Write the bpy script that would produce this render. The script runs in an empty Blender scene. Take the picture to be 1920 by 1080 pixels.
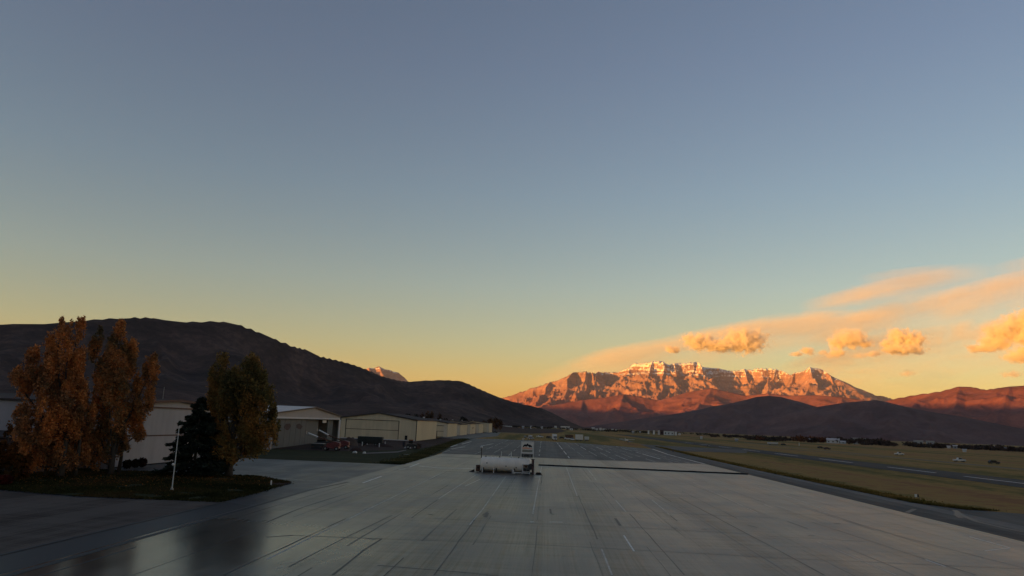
import bpy, math, random
import numpy as np
from mathutils import Vector, Matrix

random.seed(7)
RNG = np.random.default_rng(11)
SC = bpy.context.scene
COL = SC.collection

# ------------------------------------------------------------------ camera
FPX = 1400.0                       # focal length in pixels of a 1920 wide frame
EYE = 9.2                          # camera height above the apron, metres
_Y = np.array([65.0, -258.0, -FPX]); _Y /= np.linalg.norm(_Y)
_Z = np.array([0.04, 1.0, (0.04 * 65 - 258) / FPX]); _Z /= np.linalg.norm(_Z)
_X = np.cross(_Y, _Z)
ROT = np.stack([_X, _Y, _Z])
cam_data = bpy.data.cameras.new("camera")
cam = bpy.data.objects.new("camera", cam_data)
COL.objects.link(cam)
cam_data.sensor_width = 36.0
cam_data.lens = 36.0 * FPX / 1920.0
cam_data.clip_start = 0.5
cam_data.clip_end = 200000.0
M4 = Matrix([[ROT[i][j] for j in range(3)] + [0.0] for i in range(3)] + [[0, 0, 0, 1]])
M4.translation = Vector((0, 0, EYE))
cam.matrix_world = M4
SC.camera = cam

# ------------------------------------------------------------------ light
SUN_EL = math.radians(3.0)
SUN_AZ = math.radians(-125.0)      # clockwise from +Y: behind the camera, to the left
SUN_DIR = Vector((math.sin(SUN_AZ) * math.cos(SUN_EL), math.cos(SUN_AZ) * math.cos(SUN_EL), math.sin(SUN_EL)))
world = bpy.data.worlds.new("World")
SC.world = world
world.use_nodes = True
wn, wl = world.node_tree.nodes, world.node_tree.links
wn.clear()
w_out = wn.new("ShaderNodeOutputWorld")
w_bg = wn.new("ShaderNodeBackground")
w_sky = wn.new("ShaderNodeTexSky")
w_sky.sky_type = 'NISHITA'
w_sky.sun_disc = False
w_sky.sun_elevation = SUN_EL
w_sky.sun_rotation = SUN_AZ
w_sky.altitude = 1700
w_sky.air_density = 1.0
w_sky.dust_density = 1.0
w_sky.ozone_density = 1.0
w_bg.inputs["Strength"].default_value = SKY_STRENGTH = 0.11
# the dawn air: one tint by elevation, the same all the way round
w_tc = wn.new("ShaderNodeTexCoord")
w_sep = wn.new("ShaderNodeSeparateXYZ")
w_ramp = wn.new("ShaderNodeValToRGB")
w_mul = wn.new("ShaderNodeMix"); w_mul.data_type = 'RGBA'; w_mul.blend_type = 'MULTIPLY'
w_mul.inputs[0].default_value = 1.0
wl.new(w_tc.outputs["Generated"], w_sep.inputs[0])
wl.new(w_sep.outputs["Z"], w_ramp.inputs[0])
wl.new(w_sky.outputs[0], w_mul.inputs[6])
wl.new(w_ramp.outputs[0], w_mul.inputs[7])
wl.new(w_mul.outputs[2], w_bg.inputs["Color"])
wl.new(w_bg.outputs[0], w_out.inputs[0])
RAMP = [(0.0, (1.0, 0.64, 0.33)), (0.045, (1.0, 0.69, 0.39)), (0.10, (0.98, 0.79, 0.58)), (0.18, (0.98, 0.87, 0.77)), (0.30, (0.91, 0.87, 0.89)), (0.45, (0.90, 0.83, 0.92)), (1.0, (0.88, 0.81, 0.92))]
els = w_ramp.color_ramp.elements
for i, (p, c) in enumerate(RAMP):
    e = els[i] if i < 2 else els.new(p)
    e.position = p
    e.color = (c[0], c[1], c[2], 1)

sun_data = bpy.data.lights.new("sun", 'SUN')
sun_data.energy = 5.0
sun_data.angle = math.radians(0.5)
sun_data.color = (1.0, 0.42, 0.06)
sun = bpy.data.objects.new("sun", sun_data)
sun.rotation_euler = SUN_DIR.to_track_quat('Z', 'Y').to_euler()
COL.objects.link(sun)

SC.view_settings.view_transform = 'Standard'
SC.view_settings.look = 'None'
SC.view_settings.gamma = 1.0
SC.view_settings.exposure = 1.2
SC.view_settings.use_curve_mapping = False
SC.render.engine = 'CYCLES'
SC.cycles.use_denoising = True
SC.cycles.max_bounces = 8
SC.cycles.diffuse_bounces = 4
SC.cycles.glossy_bounces = 3
SC.cycles.volume_bounces = 4
SC.cycles.transmission_bounces = 6
SC.cycles.transparent_max_bounces = 8

# ------------------------------------------------------------------ pixel to world (used to survey the place from the photograph)
def ray(px, py):
    d = ROT @ np.array([px - 960.0, 540.0 - py, -FPX])
    return d
def gp(px, py, z=0.0):
    d = ray(px, py); t = (z - EYE) / d[2]
    return (float(d[0] * t), float(d[1] * t))
def far(px, py, D):
    """world point seen at pixel (px, py), D metres away along the ground"""
    d = ray(px, py); t = D / math.hypot(d[0], d[1])
    return (float(d[0] * t), float(d[1] * t), float(EYE + d[2] * t))
def hor(px):
    return 540.0 - (_Z[2] * FPX - _Z[0] * (px - 960.0)) / _Z[1]
def at_y(px, y):
    """x on the ground of pixel column px at the (row independent) runway distance y"""
    d = ray(px, hor(px)); return float(d[0] / d[1] * y)

# ------------------------------------------------------------------ mesh helpers
class MB:
    def __init__(s): s.v = []; s.f = []
    def add(s, vs, fs):
        o = len(s.v); s.v += [tuple(map(float, p)) for p in vs]; s.f += [tuple(i + o for i in f) for f in fs]; return s
    def box(s, x0, x1, y0, y1, z0, z1):
        v = [(x0, y0, z0), (x1, y0, z0), (x1, y1, z0), (x0, y1, z0), (x0, y0, z1), (x1, y0, z1), (x1, y1, z1), (x0, y1, z1)]
        return s.add(v, [(0, 3, 2, 1), (4, 5, 6, 7), (0, 1, 5, 4), (1, 2, 6, 5), (2, 3, 7, 6), (3, 0, 4, 7)])
    def prism(s, poly, axis, a, b):
        """poly in the plane normal to axis ('y': x,z  'x': y,z  'z': x,y), from a to b"""
        n = len(poly)
        def P(p, t):
            return (p[0], t, p[1]) if axis == 'y' else ((t, p[0], p[1]) if axis == 'x' else (p[0], p[1], t))
        v = [P(p, a) for p in poly] + [P(p, b) for p in poly]
        f = [tuple(range(n - 1, -1, -1)), tuple(range(n, 2 * n))] + [(i, (i + 1) % n, n + (i + 1) % n, n + i) for i in range(n)]
        return s.add(v, f)
    def tube(s, pts, r, n=8, cap=True):
        pts = [Vector(p) for p in pts]
        rs = r if isinstance(r, (list, tuple)) else [r] * len(pts)
        o = []
        up = Vector((0, 0, 1))
        for i, p in enumerate(pts):
            d = (pts[min(i + 1, len(pts) - 1)] - pts[max(i - 1, 0)]).normalized()
            a = d.cross(up if abs(d.z) < 0.95 else Vector((1, 0, 0))).normalized(); b = a.cross(d)
            for k in range(n):
                t = 2 * math.pi * k / n
                o.append(p + (a * math.cos(t) + b * math.sin(t)) * rs[i])
        f = []
        for i in range(len(pts) - 1):
            for k in range(n):
                f.append((i * n + k, i * n + (k + 1) % n, (i + 1) * n + (k + 1) % n, (i + 1) * n + k))
        if cap:
            f.append(tuple(range(n - 1, -1, -1))); f.append(tuple((len(pts) - 1) * n + k for k in range(n)))
        return s.add(o, f)
    def lathe(s, prof, axis='x', c=(0, 0, 0), n=24):
        """prof: (along, radius)"""
        v = []; f = []
        for a, r in prof:
            for k in range(n):
                t = 2 * math.pi * k / n; u, w = r * math.cos(t), r * math.sin(t)
                p = (a, u, w) if axis == 'x' else ((u, a, w) if axis == 'y' else (u, w, a))
                v.append((p[0] + c[0], p[1] + c[1], p[2] + c[2]))
        for i in range(len(prof) - 1):
            for k in range(n):
                f.append((i * n + k, i * n + (k + 1) % n, (i + 1) * n + (k + 1) % n, (i + 1) * n + k))
        f.append(tuple(range(n - 1, -1, -1))); f.append(tuple((len(prof) - 1) * n + k for k in range(n)))
        return s.add(v, f)
    def ball(s, c, r, n=10, m=7):
        return s.lathe([(-r * math.cos(math.pi * i / m), max(r * math.sin(math.pi * i / m), 1e-3)) for i in range(m + 1)], 'z', c, n)

def link(name, me, parent=None):
    o = bpy.data.objects.new(name, me); COL.objects.link(o)
    if parent is not None: o.parent = parent
    return o
def obj(name, mb, m, parent=None, smooth=False, bevel=0.0):
    me = bpy.data.meshes.new(name); me.from_pydata(mb.v, [], mb.f); me.update()
    me.materials.append(m)
    import bmesh
    bm = bmesh.new(); bm.from_mesh(me); bmesh.ops.recalc_face_normals(bm, faces=bm.faces)
    if bevel: bmesh.ops.bevel(bm, geom=bm.edges[:], offset=bevel, segments=1, affect='EDGES', clamp_overlap=True)
    bm.to_mesh(me); bm.free()
    if smooth:
        me.polygons.foreach_set("use_smooth", [True] * len(me.polygons))
    return link(name, me, parent)
def tag(o, label, cat, group=None):
    o['label'] = label; o['category'] = cat
    if group: o['group'] = group
    return o
def thing(name, label, cat, loc=(0, 0, 0), rz=0.0, group=None):
    o = bpy.data.objects.new(name, None); COL.objects.link(o)
    o.empty_display_size = 0.5
    o.location = loc; o.rotation_euler = (0, 0, rz)
    return tag(o, label, cat, group)
def struct(o):
    o['kind'] = 'structure'; return o
def copy_thing(src, loc, rz, label, group):
    c = src.copy(); COL.objects.link(c); c.location = loc; c.rotation_euler = (0, 0, rz)
    c['label'] = label; c['group'] = group
    for ch in list(src.children):
        k = ch.copy(); COL.objects.link(k); k.parent = c
        for g in list(ch.children):
            q = g.copy(); COL.objects.link(q); q.parent = k
    return c

# ------------------------------------------------------------------ materials
class NT:
    def __init__(s, name):
        s.m = bpy.data.materials.new(name); s.m.use_nodes = True
        s.n = s.m.node_tree.nodes; s.l = s.m.node_tree.links; s.n.clear()
        s.out = s.n.new("ShaderNodeOutputMaterial")
        s.tc = None
    def new(s, t, **kw):
        k = s.n.new(t)
        for a, b in kw.items(): setattr(k, a, b)
        return k
    def obj(s):
        if s.tc is None: s.tc = s.new("ShaderNodeTexCoord")
        return s.tc.outputs["Object"]
    def mapping(s, scale=(1, 1, 1), src=None, rot=(0, 0, 0), loc=(0, 0, 0)):
        m = s.new("ShaderNodeMapping"); s.l.new(src or s.obj(), m.inputs[0])
        m.inputs["Scale"].default_value = scale; m.inputs["Rotation"].default_value = rot; m.inputs["Location"].default_value = loc
        return m.outputs[0]
    def noise(s, scale, detail=4, rough=0.55, src=None, dist=0.0):
        t = s.new("ShaderNodeTexNoise"); t.inputs["Scale"].default_value = scale; t.inputs["Detail"].default_value = detail
        t.inputs["Roughness"].default_value = rough; t.inputs["Distortion"].default_value = dist
        s.l.new(src or s.obj(), t.inputs["Vector"]); return t.outputs["Fac"]
    def ramp(s, fac, stops):
        r = s.new("ShaderNodeValToRGB"); e = r.color_ramp.elements
        for i, (p, c) in enumerate(stops):
            x = e[i] if i < 2 else e.new(p)
            x.position = p; x.color = (c[0], c[1], c[2], 1) if not isinstance(c, (int, float)) else (c, c, c, 1)
        s.l.new(fac, r.inputs[0]); return r.outputs[0]
    def mix(s, fac, a, b, mode='MIX'):
        m = s.new("ShaderNodeMix"); m.data_type = 'RGBA'; m.blend_type = mode
        for sock, v in ((m.inputs[0], fac), (m.inputs[6], a), (m.inputs[7], b)):
            if isinstance(v, (int, float)): sock.default_value = v
            elif isinstance(v, (tuple, list)): sock.default_value = (v[0], v[1], v[2], 1)
            else: s.l.new(v, sock)
        return m.outputs[2]
    def math(s, op, a, b=0.0, c=None):
        m = s.new("ShaderNodeMath"); m.operation = op
        for i, v in enumerate((a, b) if c is None else (a, b, c)):
            if isinstance(v, (int, float)): m.inputs[i].default_value = v
            else: s.l.new(v, m.inputs[i])
        return m.outputs[0]
    def bsdf(s, col, rough=0.8, bump=None, bump_d=0.02, bump_s=1.0, metal=0.0, spec=0.5):
        b = s.new("ShaderNodeBsdfPrincipled")
        for sock, v in (("Base Color", col), ("Roughness", rough), ("Metallic", metal), ("Specular IOR Level", spec)):
            if isinstance(v, (int, float)): b.inputs[sock].default_value = v
            elif isinstance(v, (tuple, list)): b.inputs[sock].default_value = (v[0], v[1], v[2], 1)
            else: s.l.new(v, b.inputs[sock])
        if bump is not None:
            k = s.new("ShaderNodeBump"); k.inputs["Distance"].default_value = bump_d; k.inputs["Strength"].default_value = bump_s
            s.l.new(bump, k.inputs["Height"]); s.l.new(k.outputs[0], b.inputs["Normal"])
        s.l.new(b.outputs[0], s.out.inputs[0]); s.b = b
        return s.m

def plain(name, c, rough=0.6, var=0.25, scale=1.5, metal=0.0, spec=0.4, streak=(1, 1, 1)):
    t = NT(name)
    n = t.noise(scale, 5, 0.6, t.mapping(streak))
    lo = tuple(x * (1 - var) for x in c); hi = tuple(min(1, x * (1 + var * 0.6)) for x in c)
    col = t.ramp(n, [(0.3, lo), (0.7, hi)])
    return t.bsdf(col, rough, metal=metal, spec=spec)

def siding(name, c, rib=0.3, axis=(1, 1, 0), rough=0.45, spec=0.3):
    """painted metal sheet with pressed ribs and weather streaks"""
    t = NT(name)
    w = t.new("ShaderNodeTexWave"); w.wave_type = 'BANDS'; w.bands_direction = 'X'
    w.inputs["Scale"].default_value = 1.0 / rib * 0.314
    mp = t.new("ShaderNodeSeparateXYZ"); t.l.new(t.obj(), mp.inputs[0])
    s = t.math('ADD', mp.outputs[0], mp.outputs[1])
    cb = t.new("ShaderNodeCombineXYZ"); t.l.new(s, cb.inputs[0]); t.l.new(cb.outputs[0], w.inputs["Vector"])
    n = t.noise(0.6, 6, 0.65, t.mapping((1.4, 1.4, 0.18)))
    n2 = t.noise(0.08, 3)
    col = t.ramp(n, [(0.25, tuple(x * 0.72 for x in c)), (0.7, c)])
    col = t.mix(0.35, col, t.ramp(n2, [(0.3, tuple(x * 0.75 for x in c)), (0.7, tuple(min(1, x * 1.15) for x in c))]))
    return t.bsdf(col, rough, w.outputs["Fac"], 0.03, 0.7, spec=spec)

M = {}
M['white_wall'] = siding('white_siding', (0.42, 0.385, 0.39))
M['grey_wall'] = siding('grey_siding', (0.40, 0.37, 0.355))
M['beige_wall'] = siding('beige_siding', (0.72, 0.60, 0.40))
M['beige_door'] = siding('beige_door_sheet', (0.68, 0.56, 0.37), rib=0.6)
M['grey_door'] = plain('grey_door_sheet', (0.098, 0.106, 0.110), 0.6, 0.15, 0.5)
M['roof_brown'] = siding('brown_roof_sheet', (0.085, 0.068, 0.064), rib=0.5, rough=0.85, spec=0.08)
M['roof_pale'] = siding('pale_roof_sheet', (0.62, 0.55, 0.52), rib=0.5)
M['trim_red'] = plain('red_trim', (0.07, 0.022, 0.022), 0.5)
M['trim_dark'] = plain('dark_trim', (0.035, 0.027, 0.022), 0.5)
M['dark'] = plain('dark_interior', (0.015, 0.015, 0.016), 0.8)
M['trim_white'] = plain('white_trim', (0.60, 0.57, 0.56), 0.5, 0.1)
M['trim_cream'] = plain('cream_trim', (0.66, 0.57, 0.43), 0.5, 0.1)
M['white_paint'] = plain('white_paint', (0.72, 0.70, 0.66), 0.4, 0.12, 2.0)
M['white_metal'] = plain('white_metal', (0.60, 0.60, 0.58), 0.45, 0.15, 3.0)
M['grey_metal'] = plain('grey_metal', (0.30, 0.30, 0.29), 0.4, 0.2, 3.0, metal=0.6)
M['black'] = plain('black_rubber', (0.018, 0.018, 0.018), 0.75, 0.2, 4.0)
M['glass'] = plain('dark_glass', (0.012, 0.014, 0.017), 0.08, 0.1, spec=0.6)
M['red_paint'] = plain('red_paint', (0.15, 0.032, 0.030), 0.5, 0.35, 1.5)
M['rust'] = plain('rusty_steel', (0.11, 0.055, 0.035), 0.8, 0.4, 2.5)
M['maroon'] = plain('maroon_paint', (0.085, 0.045, 0.042), 0.6, 0.3, 2.0)
M['orange'] = plain('orange_paint', (0.35, 0.10, 0.03), 0.5)
M['brown_tarp'] = plain('brown_tarp', (0.085, 0.058, 0.046), 0.8, 0.4, 0.8)
M['green_tarp'] = plain('dark_green_tarp', (0.022, 0.026, 0.023), 0.7, 0.3, 0.8)
M['charcoal'] = plain('charcoal_paint', (0.03, 0.03, 0.032), 0.4)
M['silver'] = plain('silver_paint', (0.33, 0.33, 0.33), 0.35, 0.1)
M['bark'] = plain('bark', (0.07, 0.055, 0.045), 0.95, 0.5, 3.0, streak=(3, 3, 0.4))
M['yellow_line'] = plain('yellow_line', (0.42, 0.36, 0.20), 0.5, 0.35, 1.2)

def worn_paint(name, c, wear=0.45):
    t = NT(name)
    n = t.noise(1.3, 6, 0.7); n2 = t.noise(0.12, 3)
    f = t.ramp(t.math('ADD', t.math('MULTIPLY', n, 0.6), t.math('MULTIPLY', n2, 0.4)), [(wear - 0.06, 0.0), (wear + 0.10, 1.0)])
    return t.bsdf(t.mix(f, (0.10, 0.10, 0.10), c), 0.45)
M['line'] = worn_paint('worn_line_paint', (0.42, 0.41, 0.38))
M['line_bright'] = worn_paint('marking_paint', (0.60, 0.60, 0.57), 0.38)
M['runway_paint'] = worn_paint('runway_paint', (0.42, 0.45, 0.50), 0.34)
M['seal'] = plain('crack_seal', (0.016, 0.016, 0.016), 0.5, 0.3, 1.0)
M['seal_faded'] = plain('faded_crack_seal', (0.042, 0.041, 0.040), 0.5, 0.3, 1.0)

def tarmac(name, base, lo, hi, r0, r1, lane=3.8, wet=0.5, bumpd=0.006, wet_left=False):
    """rolled asphalt laid in lanes along the runway: lane tones, damp patches, tyre streaks along the lanes, wet gloss"""
    t = NT(name)
    sx = t.new("ShaderNodeSeparateXYZ"); t.l.new(t.obj(), sx.inputs[0])
    cell = t.math('FLOOR', t.math('DIVIDE', sx.outputs[0], lane))
    wnz = t.new("ShaderNodeTexWhiteNoise"); wnz.noise_dimensions = '1D'; t.l.new(cell, wnz.inputs["W"])
    streak = t.noise(1.0, 6, 0.72, t.mapping((3.2, 0.030, 1)))
    streak2 = t.noise(1.0, 3, 0.6, t.mapping((0.45, 0.008, 1)))
    streak3 = t.noise(1.0, 4, 0.7, t.mapping((7.0, 0.05, 1)))
    blot = t.noise(1.0, 6, 0.62, t.mapping((0.13, 0.09, 1)), 0.5)
    cross = t.noise(1.0, 5, 0.65, t.mapping((0.09, 0.7, 1)))
    fine = t.noise(9.0, 4, 0.7)
    k = t.math('ADD', t.math('MULTIPLY', streak, 0.30), t.math('MULTIPLY', streak2, 0.14))
    k = t.math('ADD', k, t.math('MULTIPLY', streak3, 0.12))
    k = t.math('ADD', k, t.math('MULTIPLY', wnz.outputs["Value"], 0.05))
    k = t.math('ADD', k, t.math('MULTIPLY', blot, 0.22))
    k = t.math('ADD', k, t.math('MULTIPLY', cross, 0.15))
    k = t.math('ADD', k, t.math('MULTIPLY', fine, 0.10))
    col = t.ramp(k, [(0.445, lo), (0.50, base), (0.56, hi)])
    damp = t.math('ADD', t.math('MULTIPLY', blot, 0.55), t.math('MULTIPLY', streak, 0.45))
    rough = t.ramp(damp, [(0.42, r0), (0.58, r1)])
    if wet_left:      # the low left side drains slowly and stays wetter
        mr = t.new("ShaderNodeMapRange"); mr.inputs[1].default_value = -8; mr.inputs[2].default_value = -20
        t.l.new(t.math('ADD', sx.outputs[0], t.math('MULTIPLY', t.math('SUBTRACT', blot, 0.5), 16)), mr.inputs[0])
        my = t.new("ShaderNodeMapRange"); my.inputs[1].default_value = 82; my.inputs[2].default_value = 55; t.l.new(sx.outputs[1], my.inputs[0])
        wf = t.math('MULTIPLY', mr.outputs[0], my.outputs[0])
        rough = t.mix(wf, rough, (0.19, 0.19, 0.19)); col = t.mix(wf, col, (0.6, 0.6, 0.62), 'MULTIPLY')
    bump = t.math('ADD', t.noise(14.0, 3, 0.6), t.math('MULTIPLY', t.noise(0.9, 3), 1.6))
    sp = t.math('MULTIPLY', t.ramp(k, [(0.44, 0.28), (0.50, 0.9), (0.565, 2.0)]), wet)   # worn sealed streaks shine more than the open, damp-dark ones
    return t.bsdf(col, rough, bump, bumpd, 0.5, spec=sp)
M['apron'] = tarmac('wet_apron_asphalt', (0.047, 0.0405, 0.033), (0.021, 0.0185, 0.0155), (0.088, 0.076, 0.061), 0.34, 0.42, wet=0.27, bumpd=0.003, wet_left=True)
M['apron_far'] = tarmac('new_apron_asphalt', (0.017, 0.0175, 0.019), (0.011, 0.0115, 0.013), (0.030, 0.030, 0.031), 0.5, 0.7, wet=0.22)
M['taxi'] = tarmac('taxiway_asphalt', (0.024, 0.024, 0.0245), (0.016, 0.016, 0.0165), (0.036, 0.035, 0.034), 0.6, 0.8, wet=0.18)
M['runway'] = tarmac('runway_asphalt', (0.022, 0.023, 0.027), (0.016, 0.017, 0.020), (0.030, 0.031, 0.034), 0.75, 0.9, wet=0.12)
M['lot'] = tarmac('dry_lot_asphalt', (0.056, 0.040, 0.031), (0.034, 0.025, 0.020), (0.080, 0.059, 0.046), 0.75, 0.9, wet=0.25)
M['shoulder'] = tarmac('pale_shoulder', (0.062, 0.058, 0.054), (0.042, 0.040, 0.037), (0.085, 0.079, 0.073), 0.6, 0.8, wet=0.25)
M['lane'] = tarmac('taxilane_asphalt', (0.024, 0.0255, 0.0275), (0.016, 0.017, 0.018), (0.036, 0.037, 0.039), 0.40, 0.55, wet=0.25)
M['gutter'] = plain('wet_gutter', (0.012, 0.012, 0.012), 0.5, 0.3)

def grass_mat(name, stops, s1=0.02, s2=0.35, stretch=1.0):
    t = NT(name)
    a = t.noise(s1, 6, 0.62, t.mapping((1.0, stretch, 1)), 0.6); b = t.noise(s2, 5, 0.7); c = t.noise(5.0, 3, 0.7)
    k = t.math('ADD', t.math('MULTIPLY', a, 0.6), t.math('MULTIPLY', b, 0.28))
    k = t.math('ADD', k, t.math('MULTIPLY', c, 0.12))
    return t.bsdf(t.ramp(k, stops), 0.95, t.math('ADD', b, c), 0.12, 0.8, spec=0.1)
M['field'] = grass_mat('dry_field_grass', [(0.425, (0.085, 0.082, 0.022)), (0.475, (0.18, 0.130, 0.034)), (0.525, (0.34, 0.20, 0.060)), (0.575, (0.26, 0.120, 0.050))], 0.022, 0.2, 0.07)
M['grass'] = grass_mat('damp_green_grass', [(0.36, (0.020, 0.024, 0.010)), (0.52, (0.034, 0.036, 0.014)), (0.68, (0.055, 0.048, 0.020))], 0.05, 0.5)
M['dirt'] = grass_mat('red_brown_dirt', [(0.36, (0.035, 0.022, 0.019)), (0.52, (0.055, 0.034, 0.029)), (0.68, (0.090, 0.064, 0.054))], 0.06, 0.6)

def sheet(name, poly, z, m, parent=None, grid=None):
    """flat ground sheet from a convex or simple polygon, cut into modest faces"""
    import bmesh
    bm = bmesh.new()
    bm.faces.new([bm.verts.new((p[0], p[1], z)) for p in poly])
    bmesh.ops.triangulate(bm, faces=bm.faces[:])
    if grid:
        for _ in range(8):
            es = [e for e in bm.edges if e.calc_length() > grid]
            if not es: break
            bmesh.ops.subdivide_edges(bm, edges=es, cuts=1)
            bmesh.ops.triangulate(bm, faces=bm.faces[:])
    bmesh.ops.recalc_face_normals(bm, faces=bm.faces)
    me = bpy.data.meshes.new(name); bm.to_mesh(me); bm.free()
    if len(me.polygons) and me.polygons[0].normal.z < 0: me.flip_normals()
    me.materials.append(m)
    return link(name, me, parent)
def strip(pts, w, z, wig=0.0):
    """quad strip of width w along ground points"""
    v = []; f = []
    P = [Vector((p[0], p[1], 0)) for p in pts]
    for i, p in enumerate(P):
        d = (P[min(i + 1, len(P) - 1)] - P[max(i - 1, 0)]).normalized(); n = Vector((-d.y, d.x, 0))
        ww = w * (1 + random.uniform(-wig, wig)) / 2
        v += [tuple(p + n * ww + Vector((0, 0, z))), tuple(p - n * ww + Vector((0, 0, z)))]
    for i in range(len(P) - 1): f.append((2 * i, 2 * i + 1, 2 * i + 3, 2 * i + 2))
    return v, f
def dense(pts, step=6.0, jit=0.0):
    out = []
    for (x0, y0), (x1, y1) in zip(pts[:-1], pts[1:]):
        n = max(1, int(math.hypot(x1 - x0, y1 - y0) / step))
        for k in range(n):
            t = k / n; out.append((x0 + (x1 - x0) * t + random.uniform(-jit, jit), y0 + (y1 - y0) * t + random.uniform(-jit, jit)))
    out.append(pts[-1]); return out

# ------------------------------------------------------------------ numpy noise
_perm = RNG.permutation(4096)
_grad = RNG.uniform(0, 2 * np.pi, 4096)
def pnoise(x, y):
    xi = np.floor(x).astype(np.int64); yi = np.floor(y).astype(np.int64)
    fx = x - xi; fy = y - yi
    u = fx * fx * fx * (fx * (fx * 6 - 15) + 10); v = fy * fy * fy * (fy * (fy * 6 - 15) + 10)
    def g(ix, iy, dx, dy):
        a = _grad[_perm[(_perm[ix & 4095] + iy) & 4095]]
        return np.cos(a) * dx + np.sin(a) * dy
    a = g(xi, yi, fx, fy); b = g(xi + 1, yi, fx - 1, fy); c = g(xi, yi + 1, fx, fy - 1); d = g(xi + 1, yi + 1, fx - 1, fy - 1)
    return (a + (b - a) * u) * (1 - v) + (c + (d - c) * u) * v      # about -0.7..0.7
def fbm(x, y, o=5, gain=0.5):
    s = 0; a = 1.0
    for i in range(o): s = s + a * pnoise(x + 17.3 * i, y - 9.1 * i); x = x * 2; y = y * 2; a *= gain
    return s
def ridged(x, y, o=5, gain=0.5):
    s = 0; a = 1.0; w = 1.0
    for i in range(o):
        n = (1 - np.abs(pnoise(x + 31.7 * i, y + 11.9 * i)) * 1.9); n = n * n * w
        s = s + a * n; w = np.clip(n * 1.6, 0, 1); x = x * 2.05; y = y * 2.05; a *= gain
    return s

def grid_mesh(name, X, Y, Z, m, parent=None, smooth=True):
    r, c = X.shape
    me = bpy.data.meshes.new(name)
    n = r * c
    me.vertices.add(n); me.vertices.foreach_set("co", np.stack([X, Y, Z], -1).reshape(-1).astype(np.float32))
    i = np.arange(n).reshape(r, c)
    q = np.stack([i[:-1, :-1], i[:-1, 1:], i[1:, 1:], i[1:, :-1]], -1).reshape(-1, 4)
    me.loops.add(q.size); me.loops.foreach_set("vertex_index", q.reshape(-1).astype(np.int32))
    me.polygons.add(len(q)); me.polygons.foreach_set("loop_start", np.arange(0, q.size, 4, dtype=np.int32))
    me.polygons.foreach_set("use_smooth", np.full(len(q), smooth))
    me.update(calc_edges=True); me.validate()
    me.materials.append(m)
    o = link(name, me, parent)
    return o
def polar(px0, px1, nx, d0, d1, nd, power=1.0):
    px = np.linspace(px0, px1, nx); a = np.array([math.atan2(*ray(p, hor(p))[:2]) for p in px])
    d = d0 + (d1 - d0) * np.linspace(0, 1, nd) ** power
    A, D = np.meshgrid(a, d)
    return np.sin(A) * D, np.cos(A) * D, D
def ridge_height(X, Y, polys):
    """polys: list of (list of world points, drop function); the upper envelope of all their flanks"""
    Z = np.full(X.shape, -1e9)
    for pts, drop in polys:
        for p, q in zip(pts[:-1], pts[1:]):
            dx, dy = q[0] - p[0], q[1] - p[1]; L2 = dx * dx + dy * dy + 1e-6
            t = np.clip(((X - p[0]) * dx + (Y - p[1]) * dy) / L2, 0, 1)
            d = np.hypot(X - p[0] - t * dx, Y - p[1] - t * dy)
            Z = np.maximum(Z, p[2] + (q[2] - p[2]) * t - drop(d))
    return Z

# ------------------------------------------------------------------ terrain materials
def hill_mat(name, lo, mid, hi, scale, rough=0.95):
    t = NT(name)
    a = t.noise(scale, 8, 0.66, None, 0.5); b = t.noise(scale * 9, 5, 0.7)
    g = t.new("ShaderNodeNewGeometry"); nz = t.new("ShaderNodeSeparateXYZ"); t.l.new(g.outputs["Normal"], nz.inputs[0])
    k = t.math('ADD', t.math('MULTIPLY', a, 0.62), t.math('MULTIPLY', b, 0.38))
    return t.bsdf(t.ramp(k, [(0.38, lo), (0.52, mid), (0.66, hi)]), rough, b, 6.0, 0.6, spec=0.05)
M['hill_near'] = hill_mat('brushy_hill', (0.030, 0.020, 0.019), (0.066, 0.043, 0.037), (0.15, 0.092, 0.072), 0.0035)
M['hill_mid'] = hill_mat('oak_brush_hill', (0.125, 0.050, 0.046), (0.23, 0.082, 0.068), (0.36, 0.14, 0.105), 0.0022)
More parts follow.
